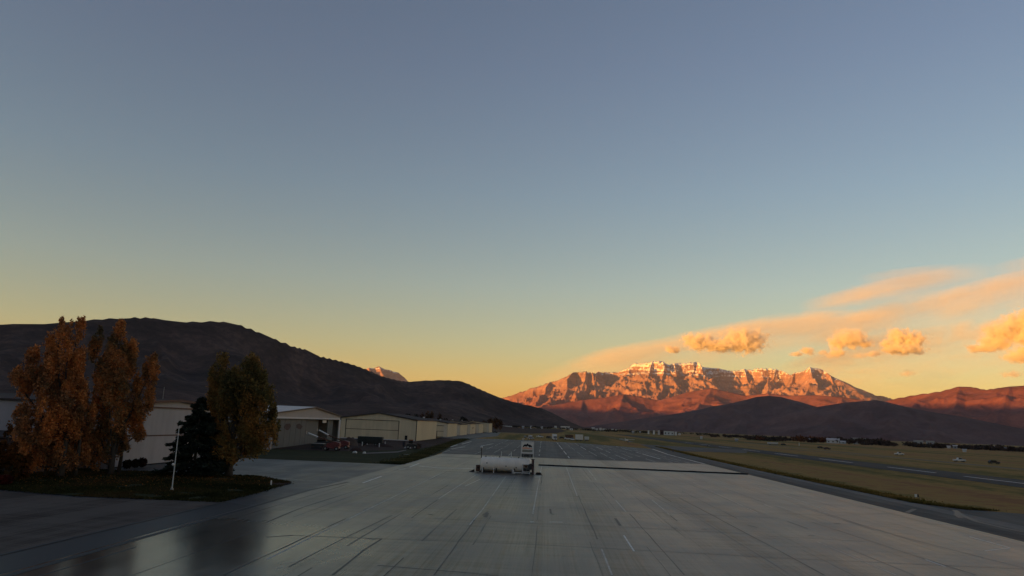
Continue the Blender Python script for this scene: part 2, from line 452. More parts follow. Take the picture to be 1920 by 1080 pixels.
def mountain_mat(name, snow_z, snow_w, rock=((0.16, 0.11, 0.085), (0.27, 0.19, 0.14), (0.38, 0.29, 0.22))):
    t = NT(name)
    sx = t.new("ShaderNodeSeparateXYZ"); t.l.new(t.obj(), sx.inputs[0])
    a = t.noise(0.0016, 8, 0.66, None, 0.4)
    band = t.noise(1.0, 4, 0.6, t.mapping((0.0006, 0.0006, 0.018)))
    fine = t.noise(0.012, 6, 0.72)
    k = t.math('ADD', t.math('MULTIPLY', a, 0.35), t.math('MULTIPLY', band, 0.35)); k = t.math('ADD', k, t.math('MULTIPLY', fine, 0.30))
    rk = t.ramp(k, [(0.38, rock[0]), (0.5, rock[1]), (0.62, rock[2])])
    brush = t.ramp(t.noise(0.006, 6, 0.7), [(0.4, (0.17, 0.060, 0.048)), (0.6, (0.31, 0.12, 0.09))])
    low = t.new("ShaderNodeMapRange"); low.inputs[1].default_value = 1000; low.inputs[2].default_value = 450
    t.l.new(t.math('ADD', sx.outputs[2], t.math('MULTIPLY', t.math('SUBTRACT', a, 0.5), 700)), low.inputs[0])
    col = t.mix(low.outputs[0], rk, brush)
    g = t.new("ShaderNodeNewGeometry"); nz = t.new("ShaderNodeSeparateXYZ"); t.l.new(g.outputs["Normal"], nz.inputs[0])
    s = t.math('ADD', t.math('DIVIDE', t.math('SUBTRACT', sx.outputs[2], snow_z), snow_w), t.math('MULTIPLY', t.math('SUBTRACT', fine, 0.5), 3.2))
    s = t.math('ADD', s, t.math('MULTIPLY', t.math('SUBTRACT', band, 0.5), 2.3))
    s = t.math('ADD', s, t.math('MULTIPLY', t.math('SUBTRACT', nz.outputs[2], 0.70), 1.1))
    sn = t.ramp(s, [(0.45, 0.0), (0.75, 1.0)])
    col = t.mix(sn, col, (0.80, 0.79, 0.78))
    return t.bsdf(col, 0.85, fine, 25.0, 0.7, spec=0.15)
M['timp'] = mountain_mat('snow_dusted_rock', 1290, 420, ((0.16, 0.088, 0.074), (0.30, 0.160, 0.130), (0.44, 0.255, 0.20)))

# ------------------------------------------------------------------ valley floor
def build_ground():
    na, rr = 220, [0.5]
    while rr[-1] < 33000: rr.append(rr[-1] * 1.06 + 0.8)
    a = np.linspace(-np.pi, np.pi, na); A, D = np.meshgrid(a, np.array(rr))
    X, Y = np.sin(A) * D, np.cos(A) * D
    o = grid_mesh('ground', X, Y, np.zeros_like(X) - 0.02, M['field'])
    # close the seam-free disc: normals up
    if o.data.polygons[0].normal.z < 0: o.data.flip_normals()
    return struct(o)
build_ground()

# ------------------------------------------------------------------ hills and mountains
def drop(a, L, s):
    return lambda d: a * (1 - np.exp(-d / L)) + s * d
def up_normals(o):
    if o.data.polygons[0].normal.z < 0: o.data.flip_normals()
    return o

# near dark ridge on the left, from behind the hangars down to the valley
L = [(-420, 640, 3600), (-200, 612, 3600), (0, 601, 3600), (60, 601.5, 3600), (95, 598.5, 3600), (140, 596, 3600), (200, 592, 3650), (222, 591, 3650), (265, 591.5, 3700), (290, 596, 3700), (330, 600, 3700),
     (400, 598.5, 3750), (430, 605, 3750), (470, 619, 3800), (500, 632, 3800), (540, 647, 3850), (560, 652, 3900), (585, 664, 3900), (633, 675.5, 4000), (658, 683, 4050), (681, 691, 4100),
     (706, 702, 4150), (727, 708, 4200), (748, 713, 4250), (762, 714, 4300), (779, 712.5, 4300), (829, 711, 4350), (862, 713, 4400), (872, 717, 4400), (893, 726.5, 4450), (914, 735.5, 4500),
     (935, 744, 4500), (960, 752, 4550), (1014, 764, 4600), (1034, 772.5, 4600), (1062, 787, 4650), (1093, 800, 4700), (1110, 806, 4700)]
lp = np.array(L, float)
X, Y, D = polar(-420, 1112, 620, 1500, 5600, 170)
PXS = np.linspace(-420, 1112, 620)
cy = np.interp(PXS, lp[:, 0], lp[:, 1]); cd = np.interp(PXS, lp[:, 0], lp[:, 2])
cz = np.array([far(p, q, d)[2] for p, q, d in zip(PXS, cy, cd)])
base = np.interp(PXS, [-420, 300, 700, 900, 1112], [1700, 1900, 2500, 3100, 4200])
v = (D - base[None, :]) / (cd - base)[None, :]
env = np.where(v < 1, np.clip(v, 0, 1) ** 1.25, 1 - 0.25 * (v - 1) ** 2 - 0.6 * (v - 1))
u = X * 0.80 + Y * 0.35; w = -X * 0.5 + Y * 0.9
rg = ridged(u / 520 + 0.25 * fbm(X / 700, Y / 700, 3), w / 1700, 5)
carve = (1.75 - rg) * 0.33
fade = np.clip(np.abs(1 - v) * 4.0, 0.0, 1) * np.clip(v * 3, 0, 1)
Zh = cz[None, :] * (env - carve * fade * np.clip(env, 0, 1)) + fbm(X / 90, Y / 90, 3) * 5 * fade - 3
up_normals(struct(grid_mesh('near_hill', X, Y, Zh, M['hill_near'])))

# low brown bench in front of it
X, Y, D = polar(-420, 1060, 300, 1000, 3200, 60)
PX2 = np.linspace(-420, 1060, 300)
bz = np.interp(PX2, [-420, 100, 330, 500, 700, 830, 900, 1060], [70, 66, 60, 40, 46, 36, 14, -6])
vv = np.clip((D - 1100) / 1300, 0, 1)
Zb = bz[None, :] * np.sin(vv * np.pi) ** 0.8 * (0.85 + 0.35 * fbm(X / 260, Y / 260, 4)) - 3
M['bench'] = hill_mat('brown_bench_brush', (0.045, 0.030, 0.027), (0.080, 0.052, 0.045), (0.13, 0.084, 0.070), 0.012)
up_normals(struct(grid_mesh('brushy_bench', X, Y, Zb, M['bench'])))

def F(l): return [far(*p) for p in l]
# far snow peak showing over the left ridge
pk = F([(640, 705, 21000), (670, 697, 21000), (681, 690.5, 21000), (692, 686.8, 21000), (700, 688, 21000), (711, 685.3, 21000), (722, 689, 21000), (731, 690, 21000), (745, 696, 21000), (760, 701, 21000), (770, 707, 21000), (790, 724, 21000), (830, 745, 21000)])
X, Y, D = polar(630, 840, 150, 17500, 23500, 90)
Zp = ridge_height(X, Y, [(pk, drop(150, 300, 0.5)), (F([(711, 685.5, 21000), (722, 700, 20200), (735, 722, 19300)]), drop(60, 200, 0.7)),
                         (F([(692, 687, 21000), (697, 700, 20100), (690, 716, 19300)]), drop(60, 200, 0.7))])
Zp -= np.clip(1.9 - ridged(X / 700, Y / 700, 5), 0, 2) * 90 * np.clip((1500 - Zp) / 300, 0.05, 1)
up_normals(struct(grid_mesh('snow_peak', X, Y, np.maximum(Zp, -20), M['timp'])))

# the big snow dusted massif
crest = [(900, 760), (940, 745.5), (968, 736.5), (995, 727), (1032, 715), (1062.5, 705), (1075.6, 697.5), (1088.8, 695.2), (1099.7, 694), (1109.5, 697), (1117, 699), (1121.6, 695), (1143.5, 695.8), (1161, 696), (1178.5, 688), (1189.4, 678.6),
         (1202.5, 678.6), (1224.4, 676), (1242, 674.6), (1248.5, 680.6), (1255, 682.4), (1263.8, 679.2), (1290, 677.4), (1306.4, 676.8), (1312, 686), (1327, 687.2), (1347, 689.2), (1370, 694), (1400, 691), (1446, 688), (1461, 692), (1482, 699.8),
         (1503, 694), (1518, 687), (1538, 689.3), (1557.5, 701.5), (1581.7, 718), (1612, 731.8), (1636, 739), (1660, 742.2), (1675, 747), (1720, 768)]
cx_ = np.arange(900, 1720.1, 3.0); cq_ = np.interp(cx_, [c[0] for c in crest], [c[1] for c in crest])
cq_ = cq_ + np.clip((760 - cq_) / 40, 0, 1) * (1.6 * fbm(cx_ / 16, cx_ * 0 + 5.5, 4) + 0.5)
CR = F([(p, q, float(np.interp(p, [900, 1040, 1075, 1112, 1125, 1160, 1182, 1235, 1252, 1265, 1300, 1318, 1345, 1400, 1465, 1500, 1520, 1540, 1600, 1720], [19600, 19300, 19000, 19050, 20500, 20500, 19600, 19300, 20000, 19500, 19700, 20600, 20300, 20500, 20500, 19800, 19300, 19500, 20000, 20000])) + 160 * float(pnoise(np.array([p / 30.0]), np.array([2.2]))[0])) for p, q in zip(cx_, cq_)])
cliff = drop(90, 90, 0.46)
sp = drop(50, 110, 0.56)
spurs = [
    [(1032, 715, 19350), (1020, 728, 18400), (1002, 741, 17400)],
    [(1075, 697, 19000), (1062, 716, 18200), (1040, 736, 17200), (1020, 748, 16600)],
    [(1099, 694, 19000), (1090, 716, 18200), (1072, 738, 17200)],
    [(1111, 697, 19050), (1115, 714, 18400), (1121, 732, 17700), (1118, 746, 17000)],
    [(1180, 688, 19600), (1171, 702, 19100), (1164, 714, 18700), (1160, 734, 17800)],
    [(1224, 676, 19400), (1212, 700, 18600), (1194, 722, 17800), (1175, 738, 17100)],
    [(1242, 675, 19300), (1244, 700, 18600), (1240, 722, 17900), (1228, 738, 17300)],
    [(1263, 679.5, 19500), (1268, 698, 19000), (1277, 716, 18400), (1286, 734, 17700)],
    [(1308, 678, 19700), (1324, 696, 19300), (1334, 714, 18800), (1340, 730, 18100)],
    [(1395, 691, 20500), (1404, 708, 19600), (1398, 730, 18400)],
    [(1455, 690, 20500), (1440, 712, 19500), (1436, 732, 18400)],
    [(1490, 697, 19900), (1474, 714, 19200), (1462, 734, 18200)],
    [(1518, 687, 19300), (1524, 705, 18700), (1514, 724, 17900), (1500, 742, 17100)],
    [(1545, 694, 19500), (1570, 716, 18900), (1590, 738, 17900)],
    [(1600, 726, 20000), (1622, 742, 19000), (1640, 756, 18000)],
]
X, Y, D = polar(893, 1727, 900, 15000, 22500, 250)
wx = 160 * fbm(X / 900, Y / 900, 3); wy = 160 * fbm(X / 900 + 40, Y / 900 - 13, 3)
dcr = np.interp(np.linspace(893, 1727, 900), cx_, [math.hypot(p[0], p[1]) for p in CR])[None, :]
damp = np.clip(np.abs(D - dcr) / 600, 0.0, 1)
XW, YW = X + wx * damp, Y + wy * damp
Zt = np.maximum(ridge_height(XW, YW, [(CR, cliff)]), ridge_height(XW, YW, [(F(s), sp) for s in spurs]))
crz = np.interp(np.linspace(893, 1727, 900), cx_, [p[2] for p in CR])[None, :]
dep = np.clip((crz - Zt) / 160, 0.06, 1)
Zt -= np.clip(2.0 - ridged(X / 620 + wx / 400, Y / 900, 6, 0.55), 0, 2) * 85 * dep
Zt -= np.clip(1.8 - ridged(X / 210 + wx / 300, Y / 300, 5, 0.55), 0, 2) * 42 * np.clip(dep * 1.3, 0.05, 1)
Zt += fbm(X / 90, Y / 90, 4) * 20 * dep
Zt = np.where(Zt < 250, 250 - 0.35 * (250 - Zt), Zt)
up_normals(struct(grid_mesh('snow_dusted_mountain', X, Y, np.maximum(Zt, -20), M['timp'])))

# oak brush foothills in front of the massif
def ridge_patch(name, px0, px1, nx, d0, d1, nd, polys, carve, cs, m, keep):
    X, Y, D = polar(px0, px1, nx, d0, d1, nd)
    Z = ridge_height(X, Y, polys)
    top = ridge_height(X, Y, [polys[0]])
    cr = polys[0][0]
    dd = np.full(X.shape, 1e9)
    for p, q in zip(cr[:-1], cr[1:]):
        dx, dy = q[0] - p[0], q[1] - p[1]; t = np.clip(((X - p[0]) * dx + (Y - p[1]) * dy) / (dx * dx + dy * dy + 1e-6), 0, 1)
        dd = np.minimum(dd, np.hypot(X - p[0] - t * dx, Y - p[1] - t * dy))
    fd = np.clip(dd / keep, 0.03, 1)
    Z -= np.clip(1.9 - ridged(X / cs + 0.3 * fbm(X / cs, Y / cs, 3), Y / (cs * 1.5), 5), 0, 2) * carve * fd
    Z += fbm(X / (cs * 0.14), Y / (cs * 0.14), 3) * carve * 0.10 * fd
    return up_normals(struct(grid_mesh(name, X, Y, np.maximum(Z, -25), m)))
ft = drop(40, 250, 0.27)
M1 = F([(930, 800, 14300), (990, 777, 14300), (1014, 762.5, 14300), (1050, 757, 14400), (1093, 749, 14500), (1137, 744.5, 14600), (1170, 738.5, 14800), (1202, 744, 14800), (1233, 750, 14800), (1259, 744.5, 14900), (1290, 734.5, 15000), (1334, 727, 15000), (1360, 733, 15000), (1400, 741, 15000),
        (1440, 737, 15000), (1480, 741, 15000), (1530, 740, 15000), (1580, 744, 15000), (1640, 752, 15000), (1700, 763, 15000), (1760, 775, 15000)])
fs = drop(25, 200, 0.33)
ridge_patch('red_foothills', 925, 1770, 420, 11500, 16500, 110,
            [(M1, ft)] + [(F(s), fs) for s in (
                [(1093, 749, 14500), (1085, 765, 13600), (1060, 782, 12700)], [(1170, 738.5, 14800), (1160, 757, 13800), (1130, 775, 12700)],
                [(1334, 727, 15000), (1318, 748, 14000), (1290, 770, 12800)], [(1440, 737, 15000), (1450, 752, 14000), (1440, 775, 12800)], [(1580, 744, 15000), (1570, 765, 14000), (1540, 785, 12800)])],
            75, 900, M['hill_mid'], 500)
F1 = F([(1040, 806, 9600), (1120, 796, 9600), (1200, 784, 9600), (1290, 771, 9600), (1340, 760, 9600), (1385, 752.7, 9600), (1421.6, 742.3, 9600), (1440, 740.5, 9600), (1461, 742.3, 9600), (1491, 750, 9600), (1521, 763, 9600), (1570, 778, 9600), (1640, 800, 9600)])
M['hill_shade'] = hill_mat('shaded_brush_hill', (0.070, 0.040, 0.042), (0.115, 0.064, 0.064), (0.18, 0.105, 0.095), 0.0022)  # darker, greyer copy of the oak brush: shade put into the colour
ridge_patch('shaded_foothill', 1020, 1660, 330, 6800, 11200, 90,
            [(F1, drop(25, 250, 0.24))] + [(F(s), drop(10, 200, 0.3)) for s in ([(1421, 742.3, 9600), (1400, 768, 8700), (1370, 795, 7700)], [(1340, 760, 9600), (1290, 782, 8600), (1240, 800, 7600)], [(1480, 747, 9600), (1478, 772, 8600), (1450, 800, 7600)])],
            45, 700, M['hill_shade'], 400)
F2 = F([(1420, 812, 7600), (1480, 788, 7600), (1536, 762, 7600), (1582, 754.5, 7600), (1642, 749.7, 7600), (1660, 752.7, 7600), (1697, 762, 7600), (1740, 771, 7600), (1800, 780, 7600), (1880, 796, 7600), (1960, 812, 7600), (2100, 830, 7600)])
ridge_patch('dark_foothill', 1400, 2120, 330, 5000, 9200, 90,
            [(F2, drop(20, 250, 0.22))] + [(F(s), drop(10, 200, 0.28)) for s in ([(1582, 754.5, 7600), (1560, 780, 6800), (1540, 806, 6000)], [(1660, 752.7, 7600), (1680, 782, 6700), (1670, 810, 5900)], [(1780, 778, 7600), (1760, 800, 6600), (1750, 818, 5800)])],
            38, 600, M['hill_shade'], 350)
R1 = F([(1600, 775, 11500), (1640, 760, 11500), (1677, 747, 11500), (1717.6, 739.3, 11400), (1763, 733.3, 11300), (1799, 723.8, 11200), (1820, 724.3, 11200), (1847.5, 730.2, 11100), (1872, 727.2, 11000), (1893, 724.2, 11000), (1920, 722.5, 11000), (1980, 716, 11000), (2060, 722, 11000), (2160, 735, 11000)])
ridge_patch('sunlit_ridge', 1590, 2170, 330, 7800, 13000, 100,
            [(R1, drop(25, 250, 0.25))] + [(F(s), drop(10, 200, 0.32)) for s in ([(1717, 739.3, 11400), (1730, 762, 10400), (1720, 785, 9300)], [(1799, 724, 11200), (1790, 752, 10200), (1780, 780, 9200)], [(1893, 724.2, 11000), (1880, 752, 10000), (1860, 782, 9000)], [(1980, 716, 11000), (1960, 750, 9900), (1930, 785, 8900)])],
            60, 800, M['hill_mid'], 420)

# high range to the east, unseen behind the camera; crest shaped for its valley shadow
def east_range():
    t = np.linspace(-21000, 14000, 180)
    uh = np.array([0.8192, 0.5736]); ph = np.array([0.5736, -0.8192])
    H = 386 + (t + 4361) * 0.0172 + 0.0524 * 15085
    H = np.maximum(H, 900) + 45 * fbm(t / 2600, t * 0 + 3.3, 4)
    prof = [(-4200, -0.02), (-2600, 0.35), (-1200, 0.72), (-300, 0.95), (0, 1.0), (300, 0.95), (1200, 0.7), (2400, 0.32), (3600, -0.02)]
    s = np.array([p[0] for p in prof], float) - 5000; k = np.array([p[1] for p in prof])
    S, T = np.meshgrid(s, t); K, Hh = np.meshgrid(k, H)
    X = S * uh[0] + T * ph[0]; Y = S * uh[1] + T * ph[1]
    Z = K * Hh
    up_normals(struct(grid_mesh('east_mountain_range', X, Y, Z, M['hill_near'])))
east_range()

# ------------------------------------------------------------------ airfield surfaces
S = lambda *a, **k: struct(sheet(*a, **k))
S('green_verge', [(-29.0, 158), (-29.3, 187), (-35.0, 303), (-41.5, 432), (-42, 456), (-62, 470), (-62, 345), (-96, 345), (-100, 158)], 0.012, M['grass'], grid=30)
S('dirt_yard', [(-77, 206), (-58, 207), (-47, 228), (-40.5, 268), (-39.5, 330), (-45, 420), (-57, 430), (-58, 339.5), (-92, 339.5), (-82, 303)], 0.05, M['dirt'], grid=30)
S('taxilane', [(-29.3, 74), (-29.3, 158.5), (-105, 158.5), (-105, 74)], 0.0, M['lane'], grid=20)
S('hangar_taxilane', [(-62, 430), (-44, 425), (-43, 455), (-36, 560), (-48, 800), (-62, 800)], 0.04, M['apron_far'], grid=40)
apron = S('apron', [(-29.4, 4), (46, 4), (46.3, 226), (10, 221.6), (-30.2, 221)], 0.03, M['apron'], grid=20)
apron2 = S('far_apron', [(-30.2, 221.2), (10, 221.8), (46.3, 226.2), (47.5, 300), (52, 376), (23, 433), (-8, 458), (-43, 453), (-36.6, 300), (-30.5, 222)], 0.04, M['apron_far'], grid=30)
S('parking_lot', [(-33.2, 2), (-33.2, 79.6), (-48, 77.2), (-60, 80.2), (-110, 83), (-110, 2)], 0.02, M['lot'], grid=20)
S('gutter', [(-33.2, 2), (-29.4, 2), (-29.4, 77), (-33.2, 79.6)], 0.012, M['gutter'], grid=20)
S('taxiway', [(46, 4), (54.6, 4), (54.6, 118), (54.2, 200), (56, 300), (60, 425), (52, 380), (47.5, 300), (46.3, 226)], 0.025, M['taxi'], grid=20)
S('taxiway_shoulder', [(51.6, 60), (54.7, 60), (54.8, 118), (54.3, 200), (55.6, 290), (54.2, 290), (52.6, 200), (52.0, 118)], 0.037, M['shoulder'], grid=20)
S('taxiway_connector', [(54.4, 60), (54.4, 119), (58, 110.6), (66, 107), (103, 105), (103, 78), (66, 76), (60, 60)], 0.028, M['taxi'], grid=20)
runway = S('runway', [(103.5, -60), (126.5, -60), (126.5, 1150), (103.5, 1150)], 0.02, M['runway'], grid=40)
S('far_road', [gp(1190, 828.6), gp(1160, 822.6), gp(1120, 814.4), gp(1080, 807.2), gp(1078, 807.2), gp(1117, 814.2), gp(1154, 822.0), gp(1180, 828.6)], 0.03, M['shoulder'])
S('far_crossing_taxiway', [gp(1290, 846.5), gp(1225, 842.5), gp(1200, 833), gp(1250, 836), gp(1400, 843.5), gp(1400, 849.5)], 0.022, M['taxi'])
S('dirt_track', [gp(1395, 829.5), gp(1640, 853), gp(1920, 879), gp(1920, 881.5), gp(1640, 854.6), gp(1395, 830.4)], 0.01, plain('pale_track_dirt', (0.17, 0.115, 0.06), 0.95, 0.4, 0.05))
S('second_dirt_track', [gp(1300, 829), gp(1530, 846), gp(1660, 857.6), gp(1660, 858.6), gp(1530, 846.8), gp(1300, 829.6)], 0.012, plain('tan_track_dirt', (0.15, 0.10, 0.05), 0.95, 0.4, 0.05))

S('brown_field', [gp(921, 809.5), gp(1000, 813), gp(1045, 812), gp(1062, 808), gp(1050, 804.5), gp(985, 802.5), gp(940, 801.5), gp(922, 801.5)], 0.0, M['dirt'], grid=300)
S('pale_dirt_edge', [gp(921, 809.8), gp(960, 811.6), gp(1000, 813.4), gp(1000, 814.0), gp(960, 812.5), gp(921, 810.6)], 0.03, bpy.data.materials['pale_track_dirt'])
# grass island with a shallow crown and a rough edge
def island():
    poly = [(-35.2, 105.5), (-34.0, 92), (-33.6, 79.0), (-48.5, 78.4), (-60.5, 81.5), (-100, 85), (-100, 112), (-66, 112.5), (-55, 113.4), (-43.5, 113.8), (-38, 109)]
    o = sheet('grass_island', poly, 0.06, M['grass'], grid=3.0)
    for v in o.data.vertices:
        v.co.z += 0.05 * math.sin(v.co.x * 0.7) * math.sin(v.co.y * 0.9) * 0.5
    return struct(o)
island()
S('worn_island_patch', [gp(492, 911), gp(505, 905), gp(535, 904), gp(548, 906.5), gp(520, 913)], 0.10, M['dirt'])

# ------------------------------------------------------------------ markings and seams, parts of the surfaces they are painted on
def mark(par, pts, w, m, name, z=0.034, wig=0.0, jit=0.0, px=True):
    P = [gp(*p) for p in pts] if px else pts
    v, f = strip(dense(P, 4.0, jit), w, z, wig)
    o = obj(name, MB().add(v, f), m, par)
    if o.data.polygons[0].normal.z < 0: o.data.flip_normals()
    return o
LN = M['line']
for p, w in [([(500, 1050), (828, 887)], 0.16), ([(823, 935.5), (893, 890)], 0.14), ([(880, 985), (906, 954), (948, 894)], 0.13), ([(1016, 874), (1007, 920), (999, 964)], 0.13), ([(1061.5, 875.6), (1082, 930)], 0.14),
             ([(1128, 1030), (1147.5, 1079)], 0.12), ([(1100.6, 878), (1119, 901.7)], 0.16), ([(1154, 938), (1173.5, 960)], 0.12), ([(1223, 938), (1254, 964)], 0.12), ([(1532, 1016), (1620.5, 1054), (1680, 1079)], 0.10),
             ([(1433, 946), (1449, 952.5)], 0.12), ([(1536, 959), (1550, 963)], 0.14), ([(1160, 905), (1180, 920)], 0.1), ([(1300, 905), (1420, 962)], 0.10), ([(1410, 908), (1560, 960)], 0.10)]:
    mark(apron, p, w, LN, 'painted_line')
BR = M['line_bright']
for p, w in [([(994, 979.3), (1001.6, 979.3)], 0.42), ([(1030, 979.5), (1055, 979.8)], 0.26), ([(1169.6, 1004.5), (1189, 1034.5)], 0.14), ([(1818, 1007), (1894, 1028)], 0.18), ([(1894, 1028.3), (1847, 1033.5)], 0.16),
             ([(1735, 1050), (1772, 1063)], 0.16), ([(786, 874), (820, 877.5), (888, 879)], 0.9), ([(750, 869.5), (778, 870.5)], 0.8), ([(680, 906), (715, 893.5)], 0.35), ([(748, 880.5), (760, 879.5)], 0.5),
             ([(1003, 895), (1015, 894)], 0.5), ([(872, 912), (900, 899)], 0.12), ([(768, 876), (786, 869)], 0.35)]:
    mark(apron, p, w, BR, 'paint_mark', z=0.038)
mark(apron, [(45.75, 20), (46.05, 221)], 0.32, M['yellow_line'], 'edge_line', px=False)
mark(apron2, [(46.3, 226), (47.4, 300), (51.7, 374)], 0.8, LN, 'edge_line', z=0.048, px=False)
mark(apron2, [(892, 823.0), (1000, 826.8), (1095, 832.4)], 1.2, BR, 'edge_line', z=0.048)
for x0, y0, x1, y1, w, m in [(-33, 330, -31, 226, .3, LN), (-22, 440, -21, 226, .3, LN), (-12, 440, -11, 226, .25, LN), (-3, 452, -2, 226, .3, LN), (6, 440, 7, 226, .28, BR), (10.5, 432, 12, 226, .22, LN), (16, 430, 17, 226, .3, BR), (24, 420, 24.5, 226, .34, LN),
                              (31, 410, 32, 226, .22, LN), (36, 395, 37, 226, .34, BR), (42, 385, 42, 226, .3, LN), (-17, 400, -16.5, 226, .2, LN), (20, 400, 20.4, 226, .2, LN), (28, 400, 28, 226, .2, LN), (39, 390, 39.4, 226, .2, LN)]:
    yy = y0
    while yy > y1 + 6:
        ln = random.uniform(10, 50); e = max(y1, yy - ln)
        mark(apron2, [(x0 + (x1 - x0) * (y0 - yy) / (y0 - y1), yy), (x0 + (x1 - x0) * (y0 - e) / (y0 - y1), e)], w * random.uniform(0.4, 1.2), m, 'lead_line', z=0.046, px=False)
        yy = e - random.uniform(2, 26)
for p in [[(866, 833), (884, 828)], [(845, 842), (872, 838)], [(900, 837), (925, 832)], [(845, 838), (858, 834)]]:
    mark(apron2, p, 0.7, LN, 'paint_mark', z=0.05)
SE, SF = M['seal'], M['seal_faded']
for p, w, m in [([(500, 980), (570, 951), (640, 929)], 0.16, SE), ([(771, 972), (820, 938)], 0.14, SE), ([(625, 1079), (680, 1033), (716, 1011)], 0.13, SE), ([(815, 1079), (850, 1030), (890, 975)], 0.10, SE),
                ([(500, 1008), (549, 1004.5)], 0.22, SE), ([(549, 1004.5), (1000, 1021.5), (1460, 1047), (1920, 1068)], 0.11, SF), ([(708, 1060.5), (890, 1076), (960, 1084)], 0.14, SE), ([(812, 972), (1000, 982), (1194, 990), (1403, 1002)], 0.12, SF),
                ([(960, 950), (1200, 960), (1460, 972)], 0.12, SF), ([(685, 1009.7), (700, 1012), (716, 1011)], 0.18, SE), ([(1085, 930), (1108, 985), (1120, 1012)], 0.11, SE), ([(1181, 964), (1241, 1032), (1283, 1079)], 0.09, SE),
                ([(1129, 912), (1152, 935)], 0.10, SF), ([(1272, 933), (1340, 969), (1423, 1013), (1545, 1079)], 0.11, SE), ([(1524, 980), (1706, 1039.7), (1830, 1079)], 0.12, SF), ([(1580, 975), (1700, 1010), (1920, 1066)], 0.1, SF),
                ([(1420, 1005), (1620, 1016)], 0.12, SF), ([(1440, 963), (1560, 968), (1680, 962)], 0.12, SF), ([(640, 929), (735, 900)], 0.1, SF), ([(540, 1064), (640, 1013), (735, 967)], 0.1, SF), ([(1130, 880), (1290, 965)], 0.08, SF), ([(1500, 950), (1640, 995)], 0.1, SF),
                ([(745, 880.5), (890, 886.5)], 0.5, SE), ([(760, 852), (900, 860), (1010, 858.4), (1200, 866.4), (1330, 870.6)], 2.0, SF), ([(905, 967), (915, 960)], 0.2, SE)]:
    mark(apron, p, w, m, 'crack_seal', z=0.0365, wig=0.35, jit=0.05)
# paving joints between the asphalt lanes
for k, x in enumerate(np.arange(-27.2, 45, 4.4)):
    x = float(x) + random.uniform(-0.25, 0.25); y = 26.0
    while y < 218:
        e = min(y + random.uniform(10, 45), 219)
        mark(apron, [(x, y), (x + random.uniform(-.08, .08), e)], random.choice([0.05, 0.06, 0.09]), random.choice([SF, SF, SF, M['shoulder'], M['shoulder'], SE]), 'paving_joint', z=0.0335, wig=0.8, jit=0.04, px=False)
        y = e + random.uniform(0.5, 26)
# dark mats, chains and tie down straps lying on the apron
for p, w in [([(909, 970.5), (915, 962.5)], 0.42), ([(1031.5, 955), (1033, 963.5)], 0.26), ([(1033, 964), (1039, 965.5)], 0.24), ([(1153, 972.5), (1163, 986.5)], 0.22), ([(1257, 967), (1270, 978)], 0.16), ([(1257, 990.5), (1270, 991)], 0.22),
             ([(1314, 993.4), (1325, 994)], 0.22), ([(1477, 978.5), (1513.7, 991.5)], 0.14), ([(1516, 1005), (1528, 1005.4)], 0.22), ([(1005, 976.3), (1015, 976.8)], 0.2), ([(1402, 985), (1420, 990)], 0.16), ([(1565, 983), (1575, 982)], 0.2), ([(803, 965), (812, 966)], 0.3)]:
    mark(apron, p, w, SE, 'tie_down_strap', z=0.042, wig=0.3, jit=0.03)
# slot drain across the apron right of the tank
pts_ = []
for k in range(60):
    t_ = k / 59; pts_.append((-1.6 + 47.8 * t_, 178.2 - 0.9 * t_ + 0.12 * math.sin(k * 0.9) + random.uniform(-.05, .05), 0.17 + random.uniform(-.02, .02)))
tag(obj('drain_hose', MB().tube(pts_, 0.15, 8), M['black']), 'long black hose lying straight across the apron from the tank to the right edge', 'hose')
# tyre marks on the taxiway
tw = bpy.data.objects['taxiway']
mark(tw, [(1790, 957), (1800, 965), (1830, 978), (1880, 990), (1920, 998)], 0.7, M['gutter'], 'tyre_mark', z=0.046)
mark(tw, [(1796, 960), (1793, 966), (1802, 972)], 0.6, M['gutter'], 'tyre_mark', z=0.05)
mark(tw, [(1700, 962), (1715, 955)], 0.6, M['gutter'], 'tyre_mark', z=0.05)
for a, b in [(170, 217 - 0), (232, 264), (293, 328), (355, 390), (417, 452), (480, 515), (541, 576), (603, 638)]:
    mark(runway, [(115, a if a > 170 else 181), (115, b)], 0.9 if b < 300 else 1.0, M['runway_paint'], 'centre_stripe', z=0.03, px=False)
# dark kerb gutter on the left edge of the apron
mark(apron, [(-29.0, 40), (-29.2, 76), (-29.6, 96), (-28.4, 110)], 0.55, M['gutter'], 'gutter_edge', z=0.041, px=False)
mark(apron, [(-33.4, 40), (-33.4, 79)], 0.3, M['gutter'], 'gutter_edge', z=0.043, px=False)
mark(bpy.data.objects['taxilane'], [(-43.4, 114.4), (-35.4, 110.4), (-29.6, 109.6)], 0.22, LN, 'edge_line', z=0.008, px=False)
mark(bpy.data.objects['taxilane'], [(-100, 116), (-66, 114.6), (-43.4, 114.6)], 0.25, LN, 'edge_line', z=0.008, px=False)
mark(bpy.data.objects['taxilane'], [(-60, 150), (-38, 132), (-30, 127)], 0.22, M['gutter'], 'crack_seal', z=0.008, px=False)

